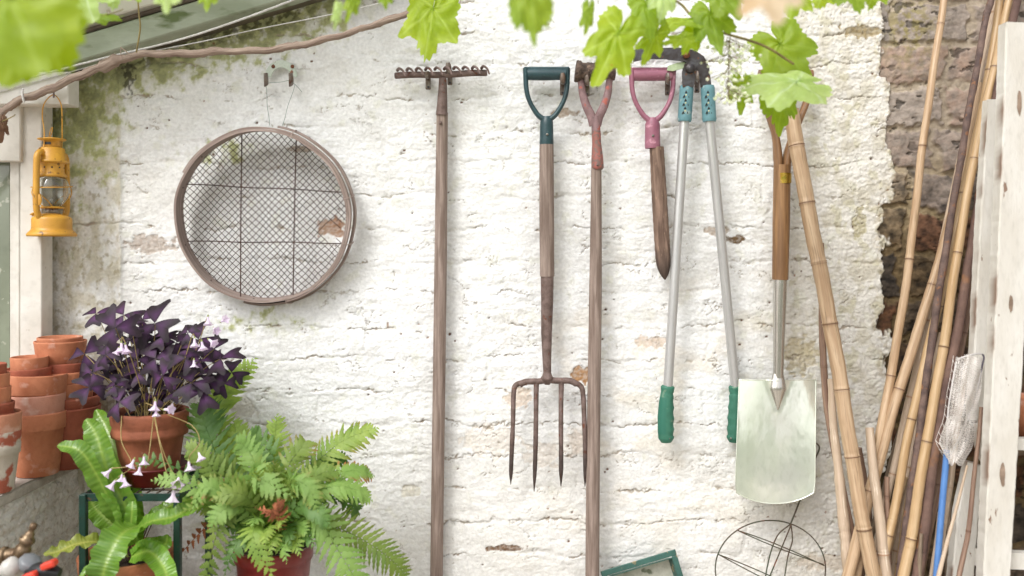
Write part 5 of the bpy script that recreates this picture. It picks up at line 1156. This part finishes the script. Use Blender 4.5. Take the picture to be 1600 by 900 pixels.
# ------------------------------------------------------------------ fishing net
T = Thing('pond_net', 'white mesh pond net with a blue handle among the canes', 'net', W(1478, 760, .25))
m = MB(); P = [W(1480, 703, .25), W(1472, 790, .26), W(1463, 900, .28)]; dv = (P[2]-P[1]).normalized(); P.append(P[2]+dv*.45); m.tube(bez(P, 20), 5.0*K(.26), 14); T.part('handle', m, mk('blue_plastic', C('#6291cf', .8), C('#5583c2', .8), 10, .35, .05))
m = MB(); m.tube(bez([W(1495, 562, .25), W(1512, 556, .25), W(1530, 552.5, .25), W(1537, 557, .25), W(1535, 570, .25), W(1524, 620, .25), W(1505, 670, .25), W(1482, 712, .25), W(1481, 650, .25), W(1488, 600, .25), W(1494, 566, .25)], 60), .0019, 8, masks=[1.0 if 14 < i < 26 else 0 for i in range(61)]); T.part('frame', m, mk('net_frame', C('#d8d4d2'), C('#c5c0be'), 20, .4, .1, mcol=C('#5a5560')))
# net bag: fine mesh built as strands
U_, V_ = 26, 60
def bag(u, v):
    # v 0 top .. 1 bottom, u 0..1 around the front, sagging pouch
    y = 557+v*168+3*math.sin(u*9); L = np.interp(v, [0, .3, .6, .8, 1], [1495, 1487, 1478, 1468, 1482]); Rg = np.interp(v, [0, .08, .3, .6, .85, 1], [1534, 1536, 1533, 1526, 1521, 1504])
    x = L+(Rg-L)*u; dd = .25+.045*math.sin(u*math.pi)*math.sin(min(1, v*1.4)*math.pi*.5)+.006*math.sin(u*17+v*9)+.005*math.sin(v*23-u*8)
    return W(x+2*math.sin(v*14+u*5)*v, y, dd)
m = MB()
for i in range(U_+1):
    for ph in (1, -1):
        pts_ = []
        for j in range(V_//2+1):
            v = j/(V_//2); u = (i/U_+ph*v*.9); u = abs((u % 2+2) % 2); u = 2-u if u > 1 else u; pts_.append(bag(u, v))
        m.tube(pts_, .00045, 3, caps=False)
T.part('net_bag', m, mk('net_thread', C('#f7f3ee', 1), C('#ebe4de', 1), 30, .8, 0))
m = MB(); G = [[bag(i/16, j/30)+Vector((0, .02, 0)) for i in range(17)] for j in range(31)]
for q in range(12):
    v = (q+.5)/12; m.tube([bag(i/16, min(1, v+.04*math.sin(i*.5)))+Vector((0, .014, 0)) for i in range(17)], .0005, 3, caps=False)
for q in range(10): u = q/9; m.tube([bag(u, j/24)+Vector((0, .014, 0)) for j in range(25)], .0005, 3, caps=False)
T.part('net_lining', m, mk('net_thread', C('#efe8e2', 1)))

# ------------------------------------------------------------------ white peeling wooden frame on the right
T = Thing('wooden_trestle', 'tall white wooden trestle with peeling paint at the right edge', 'trestle', W(1570, 900, .4))
def quadboard(name, pts, d, th, mat=M_peel, label=None):
    x0_ = pts[0][0]
    m = MB(); P = []
    for a_, b_ in zip(pts, pts[1:]+pts[:1]):
        ns = max(1, int(math.hypot(a_[0]-b_[0], a_[1]-b_[1])/9))
        for q in range(ns): t = q/ns; P.append(W(a_[0]+(b_[0]-a_[0])*t+(rnd.uniform(-.5, .5) if q else 0), a_[1]+(b_[1]-a_[1])*t, d))
    n = len(P); b = .0028; c = sum(P, Vector())/n
    I_ = [p+(Vector((c.x-p.x, 0, 0)).normalized() if abs(c.x-p.x) > .004 else Vector((0, 0, 0)))*b for p in P]; v = [p+Vector((0, b, 0)) for p in P]+I_+[p+Vector((0, th, 0)) for p in P]
    f = [tuple(range(n, 2*n))[::-1]]+[(i, (i+1) % n, n+(i+1) % n, n+i) for i in range(n)]+[(2*n+i, 2*n+(i+1) % n, (i+1) % n, i) for i in range(n)]+[tuple(range(2*n, 3*n))]
    run = [max(0, min(1, 1.1*math.sin(i*.23+len(pts))+.9*math.sin(i*.61+x0_)+rnd.uniform(-.3, .2))) for i in range(n)]; m.add(v, f, None, run+[0.0]*n+[0.0]*n, False); return T.part(name, m, mat, label)
quadboard('front_stile', [(1573, 34), (1622, 36), (1612, 300), (1600, 560), (1580, 900), (1572, 1050), (1530, 1050), (1537, 900), (1551, 600), (1564, 300)], .34, .03)
quadboard('rear_leg', [(1545, 155), (1562, 155), (1556, 400), (1548, 520), (1541, 655), (1518, 657), (1522, 560), (1526, 470), (1533, 330)], .22, .025)
quadboard('lower_leg', [(1514, 722), (1536, 728), (1530, 800), (1523, 900), (1512, 1050), (1478, 1050), (1488, 900), (1497, 800)], .24, .025)
quadboard('brace', [(1530, 665), (1562, 655), (1560, 700), (1553, 745), (1538, 722), (1530, 700)], .26, .02)
quadboard('shelf_rail', [(1532, 862), (1680, 868), (1680, 893), (1530, 888)], .30, .02)
quadboard('upper_rail', [(1580, 685), (1680, 688), (1680, 706), (1578, 703)], .30, .02)
quadboard('middle_rail', [(1534, 655), (1565, 655), (1565, 668), (1534, 668)], .235, .02)
M_bare = mk('bare_wood', C('#a08a78'), C('#7c6858'), 30, .8, .5, 100)
for (x, y, w_, h_) in ((1593, 160, 7, 40), (1567, 742, 8, 38), (1580, 475, 6, 26)):
    m = MB(); kk = K(.342); c = W(x, y, .3415); pts_ = [c+Vector((rnd.uniform(.8, 1.2)*w_*kk/2*math.cos(a), 0, rnd.uniform(.85, 1.15)*h_*kk/2*math.sin(a))) for a in [2*math.pi*i/14 for i in range(14)]]; m.prism(pts_, (0, .0012, 0))
    T.part('bare_wood_patch', m, M_bare)
# the far second stile beyond the frame edge
quadboard('far_stile', [(1700, 34), (1745, 34), (1720, 1050), (1670, 1050)], .34, .03)
m = MB(); c = W(1625, 388, .12); c.z = H+(388-684)*K(.12); m.lathe([(.0, 0), (.05, 0), (.06, .06), (.062, .09), (.055, .09), (.05, .02), (0, .02)], c+Vector((0, 0, .0)), 30)
solo('flower_pot', m, M_term, 'orange-brown pot glimpsed behind the trestle at the right edge', 'flower pot', loc=c)
T = Thing('wall_shelf', 'dark wooden plank shelf behind the trestle at the right edge', 'shelf', (c.x, c.y, c.z-.01))
m = MB(); m.box((c.x+.13, -.105, c.z-.011), (.46, .19, .02)); T.part('plank', m, mk('dark_plank', C('#6a5640'), C('#4a3a2a'), 20))
m = MB(); m.box((c.x+.13, -.07, c.z-.06), (.02, .12, .08)); T.part('bracket', m, M_rust)

# ------------------------------------------------------------------ grapevine
V = Thing('grapevine', 'grapevine with a bare twisting stem and bright leaves hanging along the top', 'vine', W(0, 185, .14))
M_bark = mk('vine_bark', C('#ac998a'), C('#806b5e'), 1.0, .8, .8, 1.8, coord='uv', st=(200, 14, 1), dist=.002, spots=C('#bda398'), spot_sc=2.4, spot_th=(.6, .75), mcol=C('#4a3630'))
P = bez([W(x, y, .14) for x, y in ((-120, 330), (-40, 230), (0, 180), (30, 157), (70, 143), (110, 124), (150, 108), (185, 94), (230, 84), (290, 84), (350, 80), (410, 79), (470, 70), (530, 56), (580, 40), (632, 22), (700, -15), (800, -60))], 160)
m = MB(); o0 = 0; rad = [np.interp(i, [0, 60, 90, 160], [5.4, 6.2, 5.6, 4.4])*K(.14)*(1+.12*rnd.uniform(-1, 1))*(1.5 if 58 < i < 66 else 1) for i in range(161)]
m.tube([p+Vector((0, 0, .0015*math.sin(i*.7))) for i, p in enumerate(P)], rad, 14)
for i in range(161):
    for j in range(14):
        c = P[i]; v = Vector(m.v[i*14+j]); f = 1+.12*math.sin(j*2.7+i*.25)+.08*rnd.uniform(-1, 1); m.v[i*14+j] = tuple(c+(v-c)*f)
V.part('stem', m, M_bark)
SH = [[(700, -25, .3), (560, -45, .5), (300, -60, .8), (60, -80, 1.0), (-80, -60, 1.1)], [(800, -60, .14), (900, -40, .5), (1040, -20, .6), (1200, -30, .6), (1420, -60, .6)], [(1030, -10, .55), (1062, 5, .5), (1082, 26, .5), (1110, 45, .5), (1190, 70, .45), (1240, 100, .42)]]
m = MB()
for s_ in SH: m.tube(bez([W(*p) for p in s_], 40), .0024, 7)
SHP = [p for s_ in SH for p in bez([W(*q) for q in s_], 40)]
V.part('shoots', m, mk('green_shoot', C('#9a8a55'), C('#7a6a40'), 30))
VL = dict(bright=mk('vine_leaf', C('#b2c645', .85), C('#9ab436', .85), 12, .5, .3, 60, mcol=C('#c6da7a', .9), trans=.55, spots=C('#b3963f'), spot_sc=40, spot_th=(.72, .75), vary=.06),
          mid=mk('vine_leaf_mid', C('#a3ba44', .82), C('#8ba838', .82), 12, .5, .3, 60, mcol=C('#a6c056', .88), trans=.5, vary=.06),
          pale=mk('vine_leaf_pale', C('#c9dd92', .9), C('#b4cd78', .9), 12, .5, .3, 60, mcol=C('#dceac8', .95), trans=.45),
          brown=mk('vine_leaf_dry', C('#e6d4b8', .9), C('#d8bd98', .9), 12, .6, .3, 60, trans=.4), dry=mk('leaf_dry_brown', C('#8a6a52'), C('#6a4c3a'), 40, .8, .4, 60))
kp = [(0, 1.0), (12, .86), (24, .62), (30, .56), (40, .74), (54, .90), (66, .74), (80, .52), (90, .56), (108, .72), (122, .66), (142, .56), (160, .46), (172, .28), (180, .06)]
def vleaf(px, py, size, rot, kind, d, nrm=(0, -1, .25), sinus=1.0, seed=0, cup=.15, label=None, wx=.88):
    """px,py: where the stalk joins; size: length of middle lobe in px; rot: direction of the middle lobe, degrees clockwise from straight down"""
    rs = random.Random(seed); c = W(px, py, d); sz = size*K(d); n_ = Vector(nrm).normalized()
    ty = Vector((-math.sin(R(rot)), 0, -math.cos(R(rot)))); ty = (ty-n_*ty.dot(n_)).normalized(); tx = ty.cross(n_)
    NA, NR = 144, 14; rows = []; mks = []; jit = [rs.uniform(.9, 1.1) for _ in range(24)]
    for i in range(NR+1):
        row = []; mr = []
        for j in range(NA+1):
            a = -180+360*j/NA; aa = abs(a); r = np.interp(aa, [q[0] for q in kp], [1-(1-q[1])*sinus if 20 < q[0] < 100 else q[1] for q in kp])
            ph_ = (aa/13.3+.35*math.sin(aa*.09+seed)); tooth = abs((ph_ % 1)-.62)/.62; r *= (1+.15*(.5-tooth)*(1 if aa < 165 else 0)*(.7+.6*(jit[int(ph_) % 24]-.8)))*jit[int((a+180)/15.1)]**.6
            t = (i/NR)**.8; rr = r*t
            x, y = math.sin(R(a))*rr, math.cos(R(a))*rr
            vein = min(abs(((a-v_+180) % 360)-180) for v_ in (0, 52, -52, 112, -112))
            vm = max(0, 1-vein*rr/2.6) if i else 1; v2 = max(0, 1-abs(((rr*7.5+vein*.075) % 1)-.5)*9)*.4*(t > .15); vm = max(vm, v2)
            z = -cup*rr*rr*1.2+.035*math.cos(R(a)*7+seed)*rr-.05*vm*(1-t)*.5+.02*math.sin(rr*14+a*.11)
            row.append(c+tx*(x*sz*wx)+ty*(y*sz)+n_*(z*sz)); mr.append(vm*.5)
        rows.append(row); mks.append(mr)
    m = MB(); m.grid(rows, mks); lf = V.part('leaf', m, VL[kind], label)
    # stalk to the nearest shoot
    top = min(SHP, key=lambda q: (q-c-Vector((0, .08, .05))).length); m = MB()
    if (top-c).length > .25: top = c+(top-c).normalized()*.05; m.tube(bez([c+Vector((0, .001, 0)), c.lerp(top, .4)+Vector((0, .035, .012)), top], 12), .0011, 6); V.part('leaf_stalk', m, MATS['green_shoot'], parent=lf)
vleaf(52, 22, 120, 22, 'bright', 1.10, (.05, -1, .15), .55, 1); vleaf(18, -5, 150, 25, 'bright', 1.16, (.1, -1, .3), .5, 2)
vleaf(10, 70, 72, -8, 'bright', 1.05, (.1, -1, .3), .5, 22)
vleaf(130, -18, 62, -20, 'pale', .62, (0, -1, .4), 1, 3); vleaf(85, -18, 56, 30, 'pale', .7, (0, -1, .5), .9, 4); vleaf(158, 25, 38, -60, 'mid', .55, (0, -.6, 1), .8, 5); vleaf(180, -25, 44, 0, 'pale', .6, (0, -1, .4), .8, 55)
vleaf(262, -22, 46, 0, 'pale', .85, (0, -1, .3), .7, 6, wx=.6); vleaf(325, -14, 36, 0, 'mid', .7, (0, -1, .3), .9, 7, wx=.6); vleaf(200, -30, 40, -30, 'mid', .6, (0, -1, .3), .9, 8)
vleaf(555, -8, 48, 18, 'mid', .75, (.3, -1, .2), .8, 9, wx=.35); vleaf(528, 14, 34, 10, 'pale', .8, (.3, -1, .2), .8, 10, wx=.3); vleaf(602, -14, 32, 0, 'mid', .7, (.2, -1, .3), .8, 11, wx=.5)
vleaf(677, 12, 88, 8, 'bright', .36, (-.05, -1, .2), .75, 12, cup=.08, wx=.68); vleaf(722, -20, 22, 0, 'bright', .36, seed=13)
vleaf(828, -26, 96, -3, 'mid', .95, (.1, -1, .2), .45, 14, wx=.45)
vleaf(966, 52, 94, 24, 'bright', .62, (.1, -1, .15), .9, 15, cup=.1, wx=.58); vleaf(920, 16, 42, 8, 'mid', .72, (.2, -1, .1), .8, 16, wx=.35)
vleaf(1040, -15, 52, 12, 'pale', .6, (.2, -1, .2), .8, 17, wx=.6); vleaf(1026, 52, 58, 24, 'bright', .55, (.1, -1, .2), 1, 18, wx=.5); vleaf(1068, 58, 40, 70, 'bright', .55, (0, -1, .6), .9, 19, wx=.5); vleaf(1072, 30, 70, 92, 'bright', .5, (.0, -.5, 1), .8, 24, wx=.6)
vleaf(1010, 8, 58, -5, 'mid', .58, (.1, -1, .3), .8, 61, wx=.7); vleaf(1085, 50, 46, 30, 'bright', .50, (.2, -1, .3), .9, 62, wx=.6); 
vleaf(1110, 22, 64, -12, 'mid', .52, (-.2, -1, .3), .9, 20, wx=.7); vleaf(1130, -10, 50, -30, 'mid', .55, (0, -1, .4), .8, 21)
vleaf(1218, 68, 78, -34, 'mid', .40, (-.05, -1, .2), .85, 23, cup=.06)
vleaf(1246, 126, 108, 82, 'pale', .46, (.05, -.68, .78), .8, 25, cup=.2, wx=.62); vleaf(1160, 132, 46, 5, 'mid', .44, (.2, -1, .2), 1, 26, wx=.6); vleaf(1222, 128, 84, 2, 'mid', .38, (.3, -1, .1), .6, 27, wx=.5)
vleaf(1200, -30, 78, -10, 'brown', 1.27, (0, -1, .3), .8, 28, label='very blurred pale brown leaf close to the viewer'); vleaf(1330, -30, 55, -10, 'mid', .6, (0, -1, .4), .7, 29); vleaf(1365, -22, 40, 15, 'bright', .55, (0, -1, .4), .8, 30); vleaf(1290, -25, 48, 20, 'bright', .5, (0, -1, .4), .8, 31); vleaf(1240, -15, 50, 10, 'bright', .6, (0, -1, .4), .8, 32)
vleaf(2, 190, 30, -4, 'dry', .2, (.7, -1, .2), 1, 34, cup=.8, label='dry curled brown leaf by the window edge', wx=.55)
# tendril and old tie
m = MB(); m.tube(bez([W(214, -20, .2), W(217, 20, .19), W(219, 45, .18), W(213, 82, .155)], 16), .0018, 6); V.part('tendril', m, mk('green_shoot', C('#b5b04a')))
m = MB(); m.tube(bez([W(36, 138, .16), W(35, 150, .155), W(38, 160, .15), W(34, 142, .145)], 10), .0022, 6); solo('tie', m, M_tw, 'white string tie round the vine stem by the lintel', 'tie', loc=W(36, 148, .15))
m = MB(); m.tube(bez([W(188, 74, .15), W(197, 80, .152), W(207, 89, .15)], 8), .0012, 5); m.tube(bez([W(190, 74, .16), W(186, 86, .16), W(194, 94, .15)], 8), .001, 5); V.part('twiglet', m, M_bark)
# flower panicle
m = MB(); m2 = MB(); rs = random.Random(4)
main = bez([W(1145, 30, .5), W(1135, 80, .5), W(1140, 165, .5)], 10)
for i in range(190):
    t = rs.random(); px = 1146+rs.gauss(0, 17)*(1.25-.7*t); py = 66+t*95; c = W(px, py, .5+rs.uniform(-.03, .03)); m.ball(c, rs.uniform(.0018, .0036), 6)
    if i % 3 == 0: m2.tube([W(1136, py-12, .5), c], .0005, 4, caps=False)
m2.tube(main, .001, 5); pn_ = V.part('blossom', m, mk('vine_blossom', C('#f2f2e6', 1), C('#dfe6c4', 1), 90, .6, 0, trans=.3)); V.part('blossom_stalk', m2, MATS['green_shoot'], parent=pn_)

# ------------------------------------------------------------------ greenery on the other side of the yard, behind the viewer
rs = np.random.RandomState(3); N = 16000
c = np.stack([rs.uniform(-5, 5, N), -6.2-rs.rand(N)*1.0, rs.rand(N)**.8*1.2], 1); c[:, 2] *= np.clip(1.0+.7*np.sin(c[:, 0]*1.7+.6)+.35*np.sin(c[:, 0]*4.1), .3, 2.2)
u = rs.randn(N, 3); u /= np.linalg.norm(u, axis=1)[:, None]; v = np.cross(u, rs.randn(N, 3)); v /= np.linalg.norm(v, axis=1)[:, None]; s_ = rs.uniform(.04, .09, N)[:, None]
vv = np.stack([c-u*s_, c+v*s_*.5, c+u*s_, c-v*s_*.5], 1).reshape(-1, 3); me = bpy.data.meshes.new('hedge'); me.from_pydata(vv.tolist(), [], np.arange(N*4).reshape(-1, 4).tolist()); me.materials.append(mk('hedge_leaf', C('#7ea04c', .8), C('#5a8038', .8), 3, .5, 0, trans=.3))
ho = bpy.data.objects.new('hedge', me); COL.objects.link(ho); tag(ho, 'green hedge on the far side of the yard facing the wall', 'hedge')
